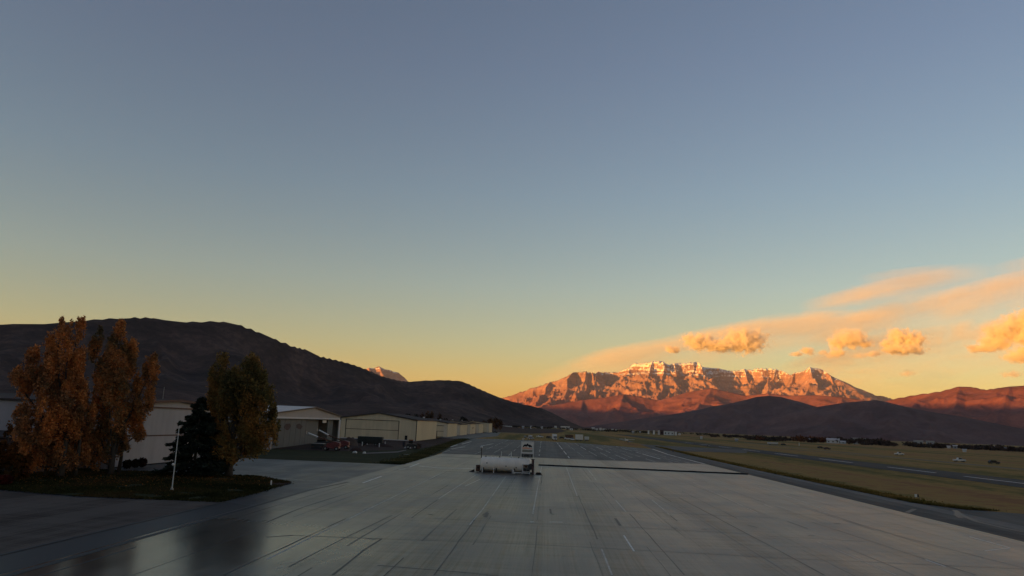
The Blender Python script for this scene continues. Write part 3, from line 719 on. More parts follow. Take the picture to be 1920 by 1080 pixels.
# ------------------------------------------------------------------ hangars
def gable_walls(W, D, e, pk, x0, x1, dh, th=0.25):
    """front wall with a door opening x0..x1, dh high, plus side and back walls"""
    b = MB()
    c = W / 2
    def top(x): return e + (pk - e) * (1 - abs(x - c) / c)
    b.prism([(0, 0), (x0, 0), (x0, top(x0)), (0, e)], 'y', 0, th)
    b.prism([(x1, 0), (W, 0), (W, e), (x1, top(x1))], 'y', 0, th)
    b.prism([(x0, dh), (x1, dh), (x1, top(x1))] + ([(c, pk)] if x0 < c < x1 else []) + [(x0, top(x0))], 'y', 0, th)
    b.box(0, th, th, D, 0, e); b.box(W - th, W, th, D, 0, e)
    b.prism([(th, 0), (W - th, 0), (W - th, top(W - th)), (c, pk), (th, top(th))], 'y', D - th, D)
    return b
def gable_roof(W, D, e, pk, over=0.5, th=0.22):
    c = W / 2; sl = (pk - e) / c
    l = [(-over, e - over * sl), (c, pk), (c, pk + th), (-over, e - over * sl + th)]
    r = [(c, pk), (W + over, e - over * sl), (W + over, e - over * sl + th), (c, pk + th)]
    z = lambda q: [(x, y + 0.02) for x, y in q]
    return MB().prism(z(l), 'y', -over, D + over), MB().prism(z(r), 'y', -over, D + over)
def rake_trim(W, e, pk, over=0.55, h=0.32):
    c = W / 2; sl = (pk - e) / c; b = MB()
    b.prism([(-over, e - over * sl - 0.12), (c, pk - 0.12), (c, pk + h), (-over, e - over * sl + h)], 'y', -over - 0.08, -over - 0.01)
    b.prism([(c, pk - 0.12), (W + over, e - over * sl - 0.12), (W + over, e - over * sl + h), (c, pk + h)], 'y', -over - 0.08, -over - 0.01)
    return b
def hangar(loc, rz, W, D, e, pk, door, label, wall, roof, trim, doorm, leaves=2, frame=True, group=None, dy=0.12):
    t = thing('hangar', label, 'hangar', loc, rz, group)
    x0, x1, dh = door
    obj('wall', gable_walls(W, D, e, pk, x0, x1, dh), wall, t)
    l, r = gable_roof(W, D, e, pk)
    obj('roof', l, roof, t); obj('roof', r, roof, t)
    obj('roof_trim', rake_trim(W, e, pk), trim, t)
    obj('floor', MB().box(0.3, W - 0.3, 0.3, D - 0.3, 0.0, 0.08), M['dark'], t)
    hs = [0.12 + (dh - 0.12) * i / leaves for i in range(leaves + 1)]
    for i in range(leaves):
        obj('door_panel', MB().box(x0 + 0.12, x1 - 0.12, dy, dy + 0.12, hs[i] + 0.07, hs[i + 1] - 0.07), doorm, t)
    if frame:
        f = MB()
        f.box(x0 - 0.14, x0 + 0.14, -0.06, 0.10, 0, dh + 0.14); f.box(x1 - 0.14, x1 + 0.14, -0.06, 0.10, 0, dh + 0.14); f.box(x0 + 0.14, x1 - 0.14, -0.06, 0.10, dh - 0.1, dh + 0.14)
        for i in range(1, leaves): f.box(x0 + 0.14, x1 - 0.14, 0.08, dy + 0.05, hs[i] - 0.11, hs[i] + 0.11)
        obj('door_frame', f, trim, t)
    return t
# first hangar on the left, behind the trees: its door faces the apron (+x); local x runs along +y, depth runs to -x
h1 = hangar((-67, 115, 0), math.pi / 2, 39, 46, 9.9, 10.95, (1.2, 37.6, 9.62), 'white metal hangar with red roof trim, half hidden behind the orange trees on the left', M['white_wall'], M['roof_brown'], M['trim_red'], M['white_wall'], 2)
obj('downspout', MB().box(-0.22, 0.02, -0.18, 0.06, 0, 9.4), M['trim_dark'], h1)
obj('antenna', MB().tube([(19.5, 3, 10.9), (19.5, 3, 13.4)], 0.05, 6), M['grey_metal'], h1)
# dark annex on its north side
an = thing('annex', 'low dark office annex with pale window frames behind the trees on the far left', 'annex', (-108, 101.5, 0))
obj('wall', MB().box(0, 38, 0, 13.2, 0, 4.6), M['maroon'], an)
obj('roof', MB().prism([(-0.4, 4.6), (13.1, 4.95), (13.1, 5.15), (-0.4, 4.8)], 'x', -0.4, 38.4), M['roof_brown'], an)
for k in range(6):
    w = obj('window', MB().box(4 + k * 5.6, 7.4 + k * 5.6, -0.06, 0.05, 0.9, 3.0), M['glass'], an)
    f = MB(); x = 4 + k * 5.6
    for xx in (x - 0.1, x + 1.65, x + 3.4): f.box(xx, xx + 0.12, -0.12, -0.065, 0.8, 3.1)
    for zz in (0.8, 1.9, 3.0): f.box(x + 0.02, x + 3.4, -0.115, -0.07, zz, zz + 0.12)
    obj('frame', f, M['grey_metal'], w)

# second hangar: recessed grey sliding doors under a pale gable
A2, B2 = Vector((-73.6, 201, 0)), Vector((-83.4, 303, 0))
d2 = (B2 - A2); W2 = d2.length; rz2 = math.atan2(d2.y, d2.x)
h2 = thing('hangar', 'wide pale hangar with grey sliding doors standing partly open under its gable', 'hangar', A2, rz2)
obj('wall', gable_walls(W2, 60, 9.6, 12.1, 1.0, W2 - 3.2, 8.35), M['grey_wall'], h2)
l, r = gable_roof(W2, 60, 9.6, 12.1); obj('roof', l, M['roof_pale'], h2); obj('roof', r, M['roof_pale'], h2)
obj('roof_trim', rake_trim(W2, 9.6, 12.1, h=0.25), M['trim_dark'], h2)
obj('header', MB().box(1.0, W2 - 3.0, -0.35, -0.01, 8.25, 8.75), M['trim_white'], h2)
obj('jamb', MB().box(W2 - 3.4, W2 - 0.1, -0.35, -0.01, 0, 8.24), M['trim_white'], h2)
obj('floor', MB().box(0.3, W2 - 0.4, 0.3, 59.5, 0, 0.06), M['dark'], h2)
def px2(px):  # local x of a pixel column on this front
    a = ray(px, hor(px)); n = A2; u = d2.normalized()
    # intersect ray (0,0)+s*a with A2 + t*u
    det = a[0] * -u.y + u.x * a[1]; s = (n.x * -u.y + u.x * n.y) / det
    return (Vector((a[0] * s, a[1] * s, 0)) - n).dot(u)
for (p0, p1, dep, m) in [(508, 578.5, 0.5, 'grey_door'), (581, 591.5, 1.1, 'grey_door'), (594.5, 607, 1.7, 'grey_door'), (621, 630.5, 1.1, 'grey_door')]:
    x0, x1 = max(1.1, px2(p0)), px2(p1)
    lf = obj('door_leaf', MB().box(x0, x1, dep, dep + 0.2, 0.1, 8.3), M[m], h2)
    if p1 - p0 > 20:
        for k in range(7):
            xx = x0 + 0.2 + (x1 - x0 - 0.5) * k / 6; obj('stiffener', MB().box(xx, xx + 0.12, dep - 0.05, dep - 0.005, 0.12, 8.28), M['grey_door'], lf)
for (pp, q) in [(544, 802), (566, 801)]:
    xc = px2(pp); zc = 5.9; poly = []
    for k in range(12):
        t = 2 * math.pi * k / 12; rr = random.uniform(0.75, 1.15); poly.append((xc + 4.2 * rr * math.cos(t), zc + 0.95 * rr * math.sin(t)))
    obj('red_patch', MB().prism(poly, 'y', 0.478, 0.496), plain('dull_red_patch', (0.075, 0.045, 0.042), 0.8, 0.4, 0.7), h2)  # irregular dull red patch on the door leaf
obj('wall_sign', MB().box(px2(609), px2(616), 0.6, 0.75, 7.0, 7.95), M['white_paint'], h2)
obj('opening_shade', MB().box(px2(608.5), px2(618), 4.0, 4.2, 0.1, 6.6), M['dark'], h2)  # dark sheet standing in for the shade inside the open door gap

# beige hangar and the row beyond it
beige = 'nearest beige hangar, with a two panel door and brown roof edge'
h3 = hangar((-93.0, 340, 0), 0, 34.5, 62, 9.2, 11.8, (2.2, 26.4, 8.6), beige, M['beige_wall'], M['roof_brown'], M['trim_dark'], M['beige_door'], 2, group='beige hangars in a row')
obj('corner_trim', MB().box(34.3, 34.62, -0.12, 0.2, 0, 9.0), M['trim_dark'], h3)
obj('walk_door', MB().box(29.4, 30.6, -0.05, 0.06, 0.0, 2.3), M['dark'], h3)
obj('plinth', MB().box(0.0, 34.5, -0.08, -0.005, 0.0, 0.35), M['trim_white'], h3)
obj('vent_pipe', MB().tube([(6, 6, 9.4), (6, 6, 10.6)], 0.15, 6), M['grey_metal'], h3)
row = [((-92, 456, 0), 32.5, 48, 8.2, 10.6, (15.5, 30.5, 6.6), 'beige hangar second in the row, with a painted recess beside its pale door', 2),
       ((-92, 532, 0), 31.6, 44, 7.6, 9.9, (16, 29.0, 6.0), 'beige hangar third in the row, with a low pale door', 2),
       ((-94, 616, 0), 32.2, 42, 8.0, 10.2, (15, 29.8, 6.6), 'beige hangar fourth in the row behind the lamp post', 2),
       ((-95, 690, 0), 33.5, 44, 8.3, 10.4, (14, 31.0, 7.0), 'beige hangar fifth in the row, second from its far end', 2),
       ((-93, 765, 0), 35.2, 40, 9.2, 10.8, (14, 33.0, 8.2), 'last beige hangar at the far end of the row', 1)]
for i, (loc, W, D, e, pk, door, lab, lv) in enumerate(row):
    h = hangar(loc, 0, W, D, e, pk, door, lab, M['beige_wall'], M['roof_brown'], M['trim_dark'], M['beige_wall'], lv, group='beige hangars in a row', frame=(i == 0))
    obj('fascia', MB().box(8, W - 0.2, -0.3, -0.06, door[2] + 0.25, door[2] + 0.9), M['trim_cream'], h)
    obj('recess_shade', MB().box(door[0] - 6.5, door[0] - 0.4, -0.05, 0.02, 0, door[2] - 0.3), plain('painted_shade_sheet', (0.26, 0.22, 0.16), 0.6) if i == 0 else bpy.data.materials['painted_shade_sheet'], h)  # flat plate on the wall; the recess shade is only its darker colour
    obj('corner_post', MB().box(W - 2.4, W - 0.6, -0.14, -0.004, 0, e - 0.6), M['trim_cream'], h)
    obj('roof_vent', MB().box(W / 2 - 0.5, W / 2 + 0.5, 8, 9, pk - 0.1, pk + 0.9), M['trim_white'], h)

# ------------------------------------------------------------------ fuel tank
def build_tank():
    R = plain('tank_paint', (0.88, 0.79, 0.67), 0.42, 0.10, 0.7, streak=(1.6, 1.6, 0.35))
    M['tank_white'] = R
    X0 = at_y(904, 145)
    t = thing('fuel_tank', 'long white horizontal fuel tank on a skid in the middle of the apron', 'fuel tank', (X0, 146.4, 0.03))
    zc, r = 1.52, 1.30
    obj('tank_shell', MB().lathe([(-0.02, 0.55), (0.0, 0.95), (0.10, 1.16), (0.22, r), (9.35, r), (9.47, 1.16), (9.57, 0.95), (9.6, 0.5)], 'x', (0, 0, zc), 40), R, t, smooth=False)
    for x in (0.24, 3.2, 6.3, 9.2): obj('weld_band', MB().lathe([(x, r + 0.012), (x + 0.07, r + 0.012)], 'x', (0, 0, zc), 40), R, t)
    obj('skid_beam', MB().box(-0.2, 10.0, -1.05, -0.85, 0, 0.22), M['trim_dark'], t); obj('skid_beam', MB().box(-0.2, 10.0, 0.85, 1.05, 0, 0.22), M['trim_dark'], t)
    for x in (0.6, 3.1, 6.5, 9.2):
        obj('saddle', MB().prism([(-1.1, 0.22), (1.1, 0.22), (1.15, 0.95), (0.75, 0.52), (0, 0.3), (-0.75, 0.52), (-1.15, 0.95)], 'x', x - 0.1, x + 0.1), M['trim_dark'], t)
    for x in (0.45, 2.6, 6.15): obj('guard_post', MB().tube([(x, -1.55, 0), (x, -1.55, 0.85)], 0.085, 8), M['white_paint'], t)
    cab = obj('pump_cabinet', MB().box(8.0, 9.55, -1.75, -1.05, 0.42, 0.5).box(8.0, 8.14, -1.75, -1.05, 0.5, 1.75).box(8.14, 9.55, -1.15, -1.05, 0.5, 1.75).box(8.0, 9.55, -1.75, -1.05, 1.75, 1.83), M['white_metal'], t)
    obj('pump', MB().box(8.25, 8.75, -1.6, -1.2, 0.5, 1.05).lathe([(8.8, 0.26), (9.35, 0.26)], 'x', (0, -1.4, 0.82), 12), M['charcoal'], cab)
    obj('pipe', MB().tube([(8.3, -1.4, 1.05), (8.3, -1.4, 1.5), (9.2, -1.4, 1.6)], 0.07, 8), M['black'], cab)
    obj('meter', MB().box(8.5, 8.9, -1.6, -1.3, 1.2, 1.6), M['rust'], cab)
    rl = obj('hose_reel', MB().lathe([(-1.78, 0.56), (-1.70, 0.56), (-1.70, 0.34), (-1.36, 0.34), (-1.36, 0.56), (-1.28, 0.56)], 'y', (9.62, 0, 1.42), 20), M['charcoal'], t)
    obj('hose', MB().lathe([(-1.68, 0.47), (-1.38, 0.47)], 'y', (9.62, 0, 1.42), 20), M['black'], rl)
    pe = obj('card_reader', MB().box(9.78, 10.22, -1.95, -1.45, 0, 2.75), M['maroon'], t)
    obj('reader_hood', MB().box(9.66, 10.3, -2.05, -1.4, 2.75, 2.86), M['charcoal'], pe)
    obj('reader_screen', MB().box(9.86, 10.14, -1.97, -1.951, 1.5, 1.85), M['glass'], pe)
    obj('guard_post', MB().tube([(10.42, -1.7, 0), (10.42, -1.7, 1.15)], 0.085, 8), M['white_paint'], t)
    obj('guard_post', MB().tube([(6.4, -1.75, 0), (6.4, -1.75, 0.75)], 0.085, 8), M['white_paint'], t)
    st = MB().box(6.5, 9.5, -2.05, -1.8, 0.16, 0.30)
    for x in (6.6, 8.0, 9.4): st.box(x - 0.05, x + 0.05, -2.03, -1.83, 0, 0.16)
    obj('step', st, M['white_paint'], t)
    bx = obj('valve_box', MB().box(-0.85, -0.12, -0.6, 0.5, 0.1, 1.25), M['rust'], t, bevel=0.03)
    obj('valve', MB().lathe([(-0.72, 0.16), (-0.62, 0.16)], 'y', (-0.45, 0, 0.8), 12), M['black'], bx)
    obj('guard_post', MB().tube([(-1.0, -0.9, 0), (-1.0, -0.9, 0.95)], 0.07, 8), M['white_paint'], t)
    for x, m in ((0.9, 'black'), (1.9, 'white_paint'), (2.6, 'white_paint'), (3.55, 'black'), (5.9, 'white_paint'), (6.8, 'white_paint'), (7.2, 'black'), (8.6, 'white_paint')):
        obj('fitting', MB().lathe([(zc + r - 0.03, 0.10), (zc + r + 0.12, 0.10), (zc + r + 0.14, 0.15), (zc + r + 0.2, 0.15)], 'z', (x, 0, 0), 10), M[m], t)
    for x in (3.85, 5.75): obj('vent_pipe', MB().tube([(x, 0.2, zc + r - 0.05), (x, 0.2, 3.95)], 0.06, 8), M['white_paint'], t)
    for x, z in ((1.25, 1.75), (4.9, 1.3), (6.85, 1.1)):
        obj('port', MB().lathe([(-math.sqrt(r * r - (z - zc) ** 2) - 0.05, 0.11), (-math.sqrt(r * r - (z - zc) ** 2) + 0.1, 0.11)], 'y', (x, 0, z), 10), M['black'], t)
    la = obj('lamp_post', MB().tube([(0.05, -0.2, 2.6), (0.02, -0.2, 4.45)], 0.085, 8), M['charcoal'], t)
    obj('lamp_globe', MB().ball((0.0, -0.2, 4.65), 0.22, 12, 8), M['white_paint'], la)
    # price sign standing above the right end
    s = thing('fuel_sign', 'square white sign with a dark mountain emblem, mounted over the right end of the tank', 'sign', (X0, 146.4, 0.03))
    for x in (7.66, 9.98): obj('post', MB().box(x - 0.06, x + 0.06, -0.35, -0.23, 2.55 if x < 9 else 1.6, 6.02), M['white_paint'], s)
    pn = obj('sign_panel', MB().box(7.73, 9.91, -0.36, -0.24, 3.82, 6.0), plain('sign_cream', (0.84, 0.80, 0.72), 0.4, 0.06), s)
    obj('panel_frame', MB().box(7.6, 10.04, -0.42, -0.37, 5.86, 6.06).box(7.6, 10.04, -0.42, -0.37, 3.76, 3.95).box(7.6, 7.78, -0.42, -0.37, 3.95, 5.86).box(9.86, 10.04, -0.42, -0.37, 3.95, 5.86), M['white_paint'], s)
    obj('mountain_emblem', MB().prism([(7.92, 5.0), (8.05, 5.35), (8.2, 5.38), (8.32, 5.55), (8.5, 5.42), (8.66, 5.55), (8.8, 5.70), (8.95, 5.58), (9.1, 5.4), (9.25, 5.5), (9.45, 5.35), (9.6, 5.28), (9.72, 5.0), (9.5, 4.92), (9.36, 5.05), (9.2, 4.9), (9.05, 5.1), (8.85, 5.2), (8.6, 5.05), (8.3, 5.12), (8.1, 4.95)], 'y', -0.375, -0.362), M['dark'], pn)
    obj('glow_band', MB().prism([(7.84, 4.62), (9.8, 4.62), (9.8, 4.78), (9.0, 4.86), (8.6, 5.02), (8.2, 4.9), (7.84, 4.92)], 'y', -0.371, -0.361), plain('sign_orange', (0.85, 0.42, 0.27), 0.4, 0.15), pn)
    obj('grey_band', MB().box(7.84, 9.8, -0.369, -0.3605, 4.02, 4.5), plain('sign_grey_green', (0.27, 0.26, 0.21), 0.4, 0.1), pn)
    lo = obj('price_panel', MB().box(7.73, 9.91, -0.34, -0.26, 3.05, 3.70), plain('sign_dark_grey', (0.12, 0.125, 0.12), 0.5, 0.1), s)
    for x0, x1, z0, z1 in ((7.82, 7.92, 3.2, 3.6), (8.25, 8.42, 3.22, 3.5), (8.5, 8.66, 3.25, 3.56), (8.74, 8.94, 3.22, 3.54), (9.02, 9.2, 3.24, 3.48), (9.6, 9.76, 3.2, 3.6)):
        obj('letter', MB().box(x0, x1, -0.352, -0.341, z0, z1), M['dark'], lo)
    obj('sign_lamp', MB().tube([(7.95, -0.3, 6.02), (7.95, -0.3, 6.4)], 0.03, 6).box(7.75, 7.95, -0.5, -0.2, 6.4, 6.55).box(8.03, 8.2, -0.5, -0.2, 6.45, 6.6), M['white_metal'], s)
    # black wedge beside it
    c = tag(obj('wheel_chock', MB().prism([(-2.15, 0.03), (-1.15, 0.03), (-1.15, 0.42), (-1.35, 0.42)], 'y', 0, 0.8), M['black']), 'black wedge chock on the apron left of the fuel tank', 'chock')
    c.location = (X0, 145.4, 0.0)
    c2 = thing('hose_pile', 'dark coiled hose heap on the apron right of the fuel tank', 'hose', (X0 + 11.1, 145.2, 0.03))
    for k in range(3): obj('coil', MB().tube([(0.55 * math.cos(a) * (1 - .15 * k), 0.5 * math.sin(a) * (1 - .15 * k), 0.07 + 0.13 * k) for a in [i * math.pi / 8 for i in range(17)]], 0.075, 6), M['black'], c2)
build_tank()

# ------------------------------------------------------------------ trees
def leaf_mat(name):
    t = NT(name)
    a = t.new("ShaderNodeAttribute"); a.attribute_name = "leaf"
    d = t.new("ShaderNodeBsdfDiffuse"); tr = t.new("ShaderNodeBsdfTranslucent"); mx = t.new("ShaderNodeMixShader"); mx.inputs[0].default_value = 0.42
    t.l.new(a.outputs["Color"], d.inputs[0]); t.l.new(a.outputs["Color"], tr.inputs[0])
    t.l.new(d.outputs[0], mx.inputs[1]); t.l.new(tr.outputs[0], mx.inputs[2]); t.l.new(mx.outputs[0], t.out.inputs[0])
    return t.m
M['leaf'] = leaf_mat('leaves')
def leaves(name, P, size, cols, parent, elong=1.5, droop=None):
    """P (n,3) leaf clump centres in the parent's space, cols (n,3)"""
    n = len(P)
    a = RNG.normal(size=(n, 3)); a /= np.linalg.norm(a, axis=1)[:, None]
    b = RNG.normal(size=(n, 3)); b -= (b * a).sum(1)[:, None] * a; b /= np.linalg.norm(b, axis=1)[:, None]
    if droop is not None: a = droop / (np.linalg.norm(droop, axis=1)[:, None] + 1e-9); b = np.cross(a, RNG.normal(size=(n, 3))); b /= np.linalg.norm(b, axis=1)[:, None] + 1e-9
    s = (size * RNG.uniform(0.55, 1.35, n))[:, None]
    c = np.cross(a, b)
    A, B, C = a * s * elong * 0.5, b * s * 0.5, c * s * 0.18
    V = np.stack([P - A, P + B * 0.9 + C, P + A, P - B * 0.9 + C], 1).reshape(-1, 3)
    me = bpy.data.meshes.new(name)
    me.vertices.add(4 * n); me.vertices.foreach_set("co", V.reshape(-1).astype(np.float32))
    me.loops.add(4 * n); me.loops.foreach_set("vertex_index", np.arange(4 * n, dtype=np.int32))
    me.polygons.add(n); me.polygons.foreach_set("loop_start", np.arange(0, 4 * n, 4, dtype=np.int32))
    me.update(calc_edges=True)
    at = me.color_attributes.new("leaf", 'FLOAT_COLOR', 'POINT')
    cc = np.concatenate([np.repeat(cols, 4, 0), np.ones((4 * n, 1))], 1)
    at.data.foreach_set("color", cc.reshape(-1).astype(np.float32))
    me.materials.append(M['leaf'])
    return link(name, me, parent)
def pal(n, P, palette, s=0.25, mix=0.35):
    """leaf hues drift in patches through the crown, with single leaves off the drift"""
    pal_ = np.array(palette, float)
    k = fbm(P[:, 0] * s + P[:, 2] * s * 0.7, P[:, 1] * s + P[:, 2] * s * 0.9 + 3.1, 3) * 1.1 + 0.5 + RNG.normal(size=n) * mix * 0.4
    k = np.clip(k, 0, 0.999) * (len(pal_) - 1); i = k.astype(int); f = (k - i)[:, None]
    c = pal_[i] * (1 - f) + pal_[i + 1] * f
    return c * RNG.uniform(0.6, 1.35, n)[:, None]
def broad_tree(label, base_px, plumes, n, palette, trunk_r, group=None, size=0.42, gap=0.08, depth=1.0, cat='tree', trunks=None, name='cottonwood_tree'):
    """plumes: (px, top row, bottom row, half width in px): upright masses of leaves as they stand in the photograph"""
    bx, by = gp(*base_px); D0 = math.hypot(bx, by)
    t = thing(name, label, cat, (bx, by, 0.05), 0, group)
    org = np.array([bx, by, 0.05])
    mpp = by / FPX * 1.18
    PP = []; cents = []
    tot = sum((b - a) * w for _, a, b, w in plumes)
    az = math.atan2(bx, by); fw = np.array([math.sin(az), math.cos(az), 0]); rt = np.array([math.cos(az), -math.sin(az), 0])
    for px, a, b, w in plumes:
        k = int(n * (b - a) * w / tot); off = random.uniform(-1, 1) * 1.6 * depth
        top = np.array(far(px, a, D0 + off)); bot = np.array(far(px, b, D0 + off)); c = (top + bot) / 2; rz = (top[2] - bot[2]) / 2; rx = w * mpp
        # flame shaped sprays of leaves standing up round the limb
        ns = max(7, int(1.1 * rz * rx)); out = []
        for j in range(ns):
            th = random.uniform(0, 2 * math.pi); ph = random.uniform(-0.92, 0.9); rr = math.sqrt(max(0.02, 1 - ph * ph)) * random.uniform(0.35, 0.92) * (1 - 0.2 * ph)
            sx_ = rx * random.uniform(0.26, 0.5); sz_ = min(rz * 0.5, random.uniform(1.0, 2.1) + 0.10 * rz)
            cc = np.array([math.cos(th) * rr * rx, math.sin(th) * rr * max(rx, 1.5), ph * (rz - sz_ * 0.8)])
            if j == 0: cc = np.array([0, 0, rz - sz_]); sx_ = rx * 0.34
            m = max(20, int(k / ns))
            q = RNG.normal(size=(m, 3)); q /= np.linalg.norm(q, axis=1)[:, None]; q *= (RNG.uniform(0.15, 1, m) ** 0.5)[:, None]
            tap = 1 - 0.55 * np.clip(q[:, 2:3], -0.4, 1)          # pointed above
            lean = 0.22 * (q[:, 2:3] + 1)
            out.append(cc + q * np.array([sx_, sx_, sz_]) * np.concatenate([tap, tap, np.ones_like(tap)], 1) + lean * np.array([math.cos(th), math.sin(th), 0]) * sx_)
        L_ = np.concatenate(out)
        P = c + L_[:, :1] * rt + L_[:, 1:2] * fw + L_[:, 2:3] * np.array([0, 0, 1.0])
        g = fbm(P[:, 0] * 0.9 + P[:, 2] * 0.35, P[:, 1] * 0.9 - P[:, 2] * 0.55, 3)
        P = P[g > -gap]
        P += RNG.normal(size=P.shape) * 0.12
        PP.append(P); cents.append((c, rz, rx, bot))
    P = np.concatenate(PP); P = P[P[:, 2] > 0.5]
    leaves('crown', P - org, size, pal(len(P), P, palette), t)
    tb = MB()
    zt = max(c[2] + r * 0.6 for c, r, _, _ in cents)
    top = Vector((0, 0, 0))
    for j, (c, rz, rx, bot) in enumerate(cents):
        lc = Vector(c - org); root = Vector((0, 0, max(1.2, min(lc.z - rz, zt * 0.25)))); mid = root.lerp(lc, 0.55) + Vector((0, 0, -0.6))
        obj('limb', MB().tube([root, mid, lc, lc + Vector((random.uniform(-.2, .2), random.uniform(-.2, .2), rz * 0.75))], [trunk_r * 0.5, trunk_r * 0.34, trunk_r * 0.2, 0.03], 7), M['bark'], t)
    tb.tube([(0, 0, -0.1), (0.05, 0, 1.2), (-0.05, 0.05, zt * 0.35), (0, 0, zt * 0.7)], [trunk_r * 1.35, trunk_r, trunk_r * 0.75, trunk_r * 0.25], 10)
    obj('trunk', tb, M['bark'], t, smooth=True)
    for (px, py, top_) in (trunks or []):
        x, y = gp(px, py)
        obj('trunk', MB().tube([(x - bx, y - by, -0.1), (x - bx + 0.1, y - by, 2.2), (x - bx - 0.2, y - by + 0.2, top_)], [0.3, 0.24, 0.1], 8), M['bark'], t, smooth=True)
    return t
ORANGE = [(0.25, 0.145, 0.075), (0.42, 0.19, 0.085), (0.56, 0.235, 0.088), (0.66, 0.265, 0.088), (0.72, 0.285, 0.088)]
broad_tree('tallest tree, orange cottonwood with twin pointed tops in front of the white hangar', (112, 894),
           [(108, 588, 735, 15), (140, 587, 730, 15), (124, 596, 790, 27), (82, 616, 770, 21), (60, 642, 770, 18), (34, 684, 752, 16), (46, 820, 890, 20), (72, 700, 850, 34), (118, 700, 885, 40), (150, 705, 850, 18), (66, 780, 885, 24), (105, 800, 893, 38), (140, 790, 885, 22)],
           70000, ORANGE, 0.45, trunks=[(85, 893, 8), (140, 893, 9)], gap=0.10, size=0.25)
broad_tree('orange brown cottonwood with forked crown and a bare trunk, right of the tallest tree', (207, 890),
           [(177, 609, 790, 15), (222, 593, 730, 21), (240, 630, 760, 15), (205, 660, 850, 31), (184, 720, 880, 22), (268, 668, 790, 20), (284, 658, 735, 9), (242, 740, 845, 22), (225, 790, 860, 14), (262, 795, 830, 9), (175, 800, 885, 20)],
           52000, [(0.16, 0.125, 0.068), (0.24, 0.150, 0.072), (0.40, 0.195, 0.080), (0.55, 0.235, 0.084), (0.65, 0.265, 0.086)], 0.36, trunks=[(222, 888, 7)], gap=0.10, size=0.25)
broad_tree('thin brown tree cut off by the left edge of the picture', (14, 903),
           [(4, 826, 900, 18), (22, 828, 900, 14), (40, 850, 903, 14), (16, 786, 835, 4), (-24, 815, 900, 26)], 5200, [(0.03, 0.026, 0.014), (0.06, 0.035, 0.015), (0.12, 0.05, 0.016), (0.15, 0.06, 0.02)], 0.22, gap=0.02, size=0.36)
broad_tree('olive and orange broad tree with a double top and thick trunk, beside the dark spruces', (428, 893),
           [(420, 656, 790, 22), (464, 658, 780, 27), (440, 690, 872, 42), (488, 688, 852, 26), (408, 690, 850, 20), (505, 745, 850, 14), (450, 670, 800, 34), (465, 780, 880, 30), (420, 800, 875, 25)],
           60000, [(0.13, 0.115, 0.050), (0.20, 0.150, 0.056), (0.28, 0.180, 0.060), (0.36, 0.200, 0.064), (0.45, 0.225, 0.068)], 0.5, gap=0.16, size=0.25, name='broadleaf_tree')
def spruce(label, base_px, top_row, half_px, n, group):
    bx, by = gp(*base_px); D = math.hypot(bx, by)
    H = far(base_px[0], top_row, D)[2]; Rm = half_px * by / FPX * 1.18
    t = thing('spruce_tree', label, 'spruce', (bx, by, 0.05), 0, group)
    P = []; Dv = []
    lev = int(H / 0.42)
    for i in range(lev):
        z = 1.0 + (H - 1.0) * (i / lev) ** 1.02
        R = Rm * (1 - (z / H)) ** 0.8 * random.uniform(0.82, 1.12) + 0.15
        nb = 9 if i < lev * 0.7 else 6
        for b in range(nb):
            a = random.uniform(0, 2 * math.pi); r = R * random.uniform(0.72, 1.15)
            m = max(4, int(n * r / (lev * nb * Rm * 0.55)))
            s = np.sqrt(RNG.uniform(0.02, 1, m))
            lift = 0.10 * r * s ** 3 - 0.32 * r * s
            w = RNG.normal(size=m) * (0.10 + 0.13 * s) * (0.5 + r * 0.3)
            P.append(np.stack([math.cos(a) * r * s - math.sin(a) * w, math.sin(a) * r * s + math.cos(a) * w, z + lift + RNG.normal(size=m) * 0.09], 1))
            Dv.append(np.stack([math.cos(a) + RNG.normal(size=m) * 0.5, math.sin(a) + RNG.normal(size=m) * 0.5, -0.25 + RNG.normal(size=m) * 0.4], 1))
    P = np.concatenate(P); Dv = np.concatenate(Dv)
    k = P[:, 2] > 0.4; P, Dv = P[k], Dv[k]
    leaves('crown', P, 0.30, pal(len(P), P, [(0.020, 0.026, 0.019), (0.034, 0.043, 0.031), (0.055, 0.068, 0.048)], 0.6), t, 2.2, Dv)
    obj('trunk', MB().tube([(0, 0, -0.1), (0, 0, H * 0.5), (0, 0, H * 0.97)], [0.28, 0.16, 0.03], 8), M['bark'], t, smooth=True)
spruce('dark spruce with drooping branches, left of the olive tree and behind the pale pole', (362, 893), 742, 58, 13000, 'dark spruces on the grass island')
spruce('narrower dark spruce squeezed between the bigger spruce and the olive tree', (397, 889), 752, 36, 9000, 'dark spruces on the grass island')

def shrub(label, px, py, w, h, palette, n=500, group=None, cat='shrub'):
    x, y = gp(px, py); m = y / FPX * 1.15
    q = RNG.normal(size=(n, 3)); q /= np.linalg.norm(q, axis=1)[:, None]; q *= (RNG.uniform(0.2, 1, n) ** 0.5)[:, None]
    P = q * np.array([w * m / 2, w * m / 2, h * m / 2]) + np.array([0, 0, h * m / 2])
    t = thing('shrub', label, cat, (x, y, 0.05), 0, group)
    leaves('foliage', P, 0.24, pal(n, P, palette, 0.8), t)
    for k in range(3): obj('stem', MB().tube([(0, 0, -0.05), (random.uniform(-.3, .3) * w * m / 2, random.uniform(-.3, .3), h * m * 0.7)], [0.06, 0.02], 5), M['bark'], t)
DK = [(0.016, 0.018, 0.012), (0.03, 0.026, 0.016), (0.05, 0.036, 0.022)]
shrub('round dark shrub at the foot of the white hangar door, nearest the left corner', 238, 879, 15, 14, DK, group='shrubs along the white hangar')
shrub('dark shrub at the foot of the white hangar door, second from the left corner', 253, 877.5, 12, 14, DK, group='shrubs along the white hangar')
